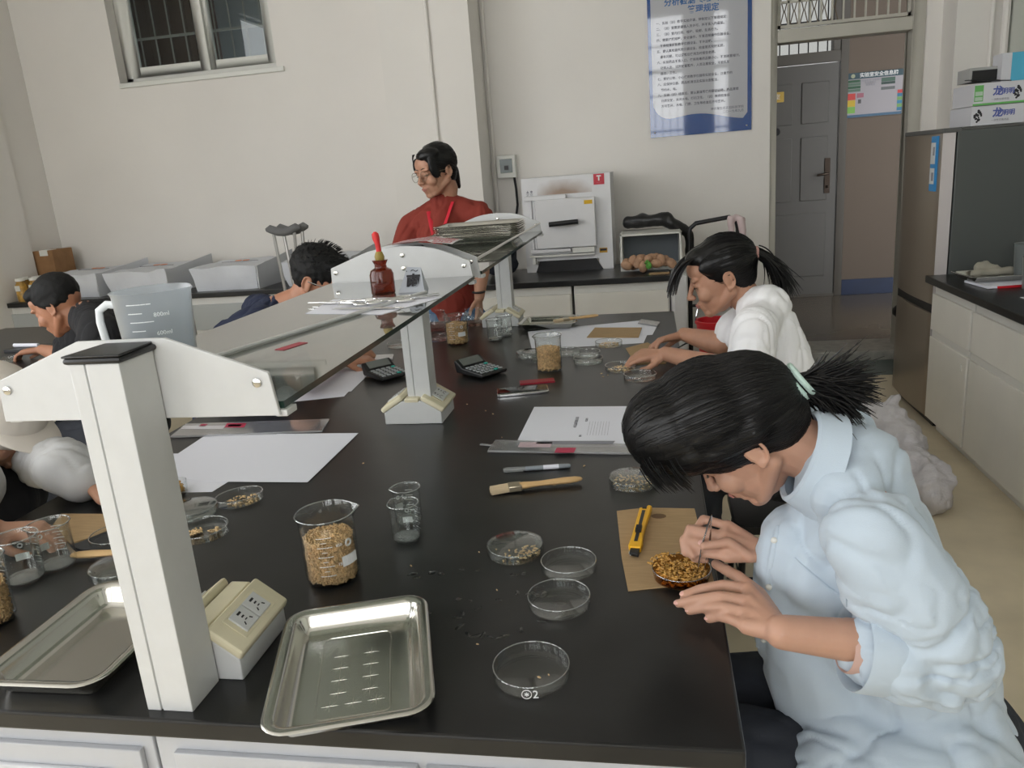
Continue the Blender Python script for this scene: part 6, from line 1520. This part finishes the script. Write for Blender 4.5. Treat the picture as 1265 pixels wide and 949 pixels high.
# student in black at the side bench
y5 = 2.78; O5 = Vector((-2.385, 2.80, 1.065)); F5 = Vector((-.90, -.12, -.40)); nb5 = py(108, 388, y5)
BLKT = mat('black_tshirt', (.012, .012, .014), .85, bump=.15, bscale=400, bdist=.0005)
G5, M5, so5, h5 = figure('person in a black T-shirt with short hair facing left, at the left side bench', O5, F5, 0, nb5, [py(150, 425, y5), py(165, 480, y5), (-2.16, y5, .55)], [.135, .14, .145],
    (py(125, 415, y5 - .18), py(135, 390, y5 + .18)), (py(108, 468, y5 - .2), py(80, 440, y5 + .17)), (pz(76, 444, .845), pz(52, 432, .845)), SKIN3, BLKT,
    ((Vector((-1, .2, -.1)), (0, 0, 1), -1, .7), (Vector((-1, -.1, -.1)), (0, 0, 1), 1, .5)),
    legs=[[(-2.16, y5 - .1, .52), (-2.5, y5 - .1, .53), (-2.48, y5 - .1, .1), (-2.58, y5 - .1, .05)], [(-2.16, y5 + .1, .52), (-2.5, y5 + .1, .53), (-2.48, y5 + .1, .1), (-2.58, y5 + .1, .05)]], sleeve=.85, sl_r=.075, seed=12)
ho, hh = hairdo(G5, M5, F5, 0, 1.0, [((-.020, 0, .048), (.098, .083, .084)), ((.045, 0, .078), (.055, .062, .036)), ((-.048, 0, .02), (.052, .072, .05)), ((-.02, .068, .02), (.045, .014, .03))], (), .005, .002, MATTE)
# student in the beige cap, cut by the left edge
y6 = 1.52; O6 = py(-8, 520, y6); F6 = Vector((.74, -.05, -.62)); nb6 = py(-72, 560, y6)
JACK = mat('grey_white_jacket', (.50, .50, .50), .75, bump=.3, bscale=40, bdist=.002, var=.1, vscale=6)
G6, M6, so6, h6 = figure('person in a beige cap and pale grey jacket reaching in from the left edge', O6, F6, 0, nb6, [py(-40, 640, y6 + .05), py(-60, 720, y6 + .05), (-1.72, y6, .55)], [.125, .13, .14],
    (py(-40, 600, y6 - .15), py(10, 560, y6 + .2)), (pz(-95, 690, .87), pz(80, 575, .88)), (pz(-8, 655, .842), pz(112, 600, .835)), SKIN2, JACK,
    ((Vector((1, .15, -.15)), (0, 0, 1), 1, .55), (Vector((.9, -.35, -.2)), (0, 0, 1), -1, .6)),
    legs=[[(-1.72, y6 - .1, .52), (-1.42, y6 - .1, .53), (-1.44, y6 - .1, .1), (-1.32, y6 - .1, .05)], [(-1.72, y6 + .1, .52), (-1.42, y6 + .1, .53), (-1.44, y6 + .1, .1), (-1.32, y6 + .1, .05)]], sleeve=1.62, sl_r=.068, seed=14)
b = MB(); b.ball(py(-6, 622, y6 - .02), (.085, .10, .12), 20, 14); b.ball(py(18, 606, y6 + .06), (.07, .08, .09), 20, 14)
remesh(b, 'inner_top', mat('black_inner_top', (.015, .015, .018), .8), G6, .007, 4, .5, folds(15, .004, 10, (1, 1, .4)))
CAPM = mat('beige_cap', (.62, .57, .51), .85, bump=.25, bscale=500, bdist=.0006)
b = MB(); R6 = frame(F6)
b.ball(M6 @ Vector((-.008, 0, .044)), (.118, .098, .102), 24, 16, R6)
co, _ = remesh(b, 'cap', CAPM, G6, .005, 3)
vs = []; n_ = 22
for th in (0, -.003):
    for i in range(n_ + 1):
        t = -1.25 + 2.5 * i / n_
        for k in range(5):
            q = k / 4; rx = .088 + q * .085 * math.cos(t * .75); x = .09 * math.cos(t) + q * .085 * math.cos(t * .55) - .012; y = .088 * math.sin(t) * (1 - .06 * q); vs.append(M6 @ Vector((x, y, .060 - .018 * q - .30 * y * y * 6 * q * .5 + th)))
N = (n_ + 1) * 5; g = lambda i, k, s_=0: s_ * N + i * 5 + k
fs = [(g(i, k), g(i + 1, k), g(i + 1, k + 1), g(i, k + 1)) for i in range(n_) for k in range(4)] + [(g(i, k, 1), g(i, k + 1, 1), g(i + 1, k + 1, 1), g(i + 1, k, 1)) for i in range(n_) for k in range(4)] + [(g(i, 4), g(i + 1, 4), g(i + 1, 4, 1), g(i, 4, 1)) for i in range(n_)]
MB().add(vs, fs).build('cap_brim', CAPM, co, world=True)
for k, (x, y, t_) in enumerate(((-1.66, y4, 'navy'), (-2.16, y5, 'black'), (-1.76, y6, 'beige cap'))): stool(('black stool under the person in the navy T-shirt', 'black stool under the person in the black T-shirt', 'black stool under the person in the beige cap')[k], x, y, .34)
# side bench at the left
tag(MB().box((-3.7, 1.7, .77), (-2.62, 3.9, .8)).build('worktop', RESIN, bevel=.004), 'black worktop of the left side bench where the student in black works', 'worktop')
r = thing('base_cabinet', 'grey cabinet block carrying the left side bench', 'cabinet', (-3.5, 1.75, 0)); MB().box((0, 0, .06), (.68, 2.1, .769)).build('body', GREYPANEL, r, bevel=.003)
for i in range(3): MB().box((.68, .03 + i * .7, .1), (.69, .67 + i * .7, .74)).build('door', GREYPANEL, r, bevel=.003)
tag(MB().box((-3.06, 3.18, .8), (-2.86, 3.30, .815)).build('notebook', BLACKP, bevel=.002), 'small dark notebook on the side bench by the student in black', 'notebook')
tag(MB().tube([(-3.05, 3.24, .824), (-2.9, 3.22, .824)], .009, 8).build('pale_rolled_paper', PAPER), 'rolled white paper on the dark notebook on the side bench', 'paper')
petri('petri dish on the left side bench in front of the student in black', (-2.86, 2.98, ZT)); grains('wheat_grains', 'grain pile on the left side bench beside the petri dish', disc_places((-2.76, 2.86), .035, 60, ZT + .004, .004, .6, 51), .004, GRAINPALE)
tag(MB().box((-1.20, 1.50, .8002), (-1.15, 1.54, .801)).build('paper_scrap', PAPER), 'tiny scrap of white paper beside the cuff of the pale jacket', 'paper')
# ------------------------------------------------------------------ end
bpy.context.view_layer.update()
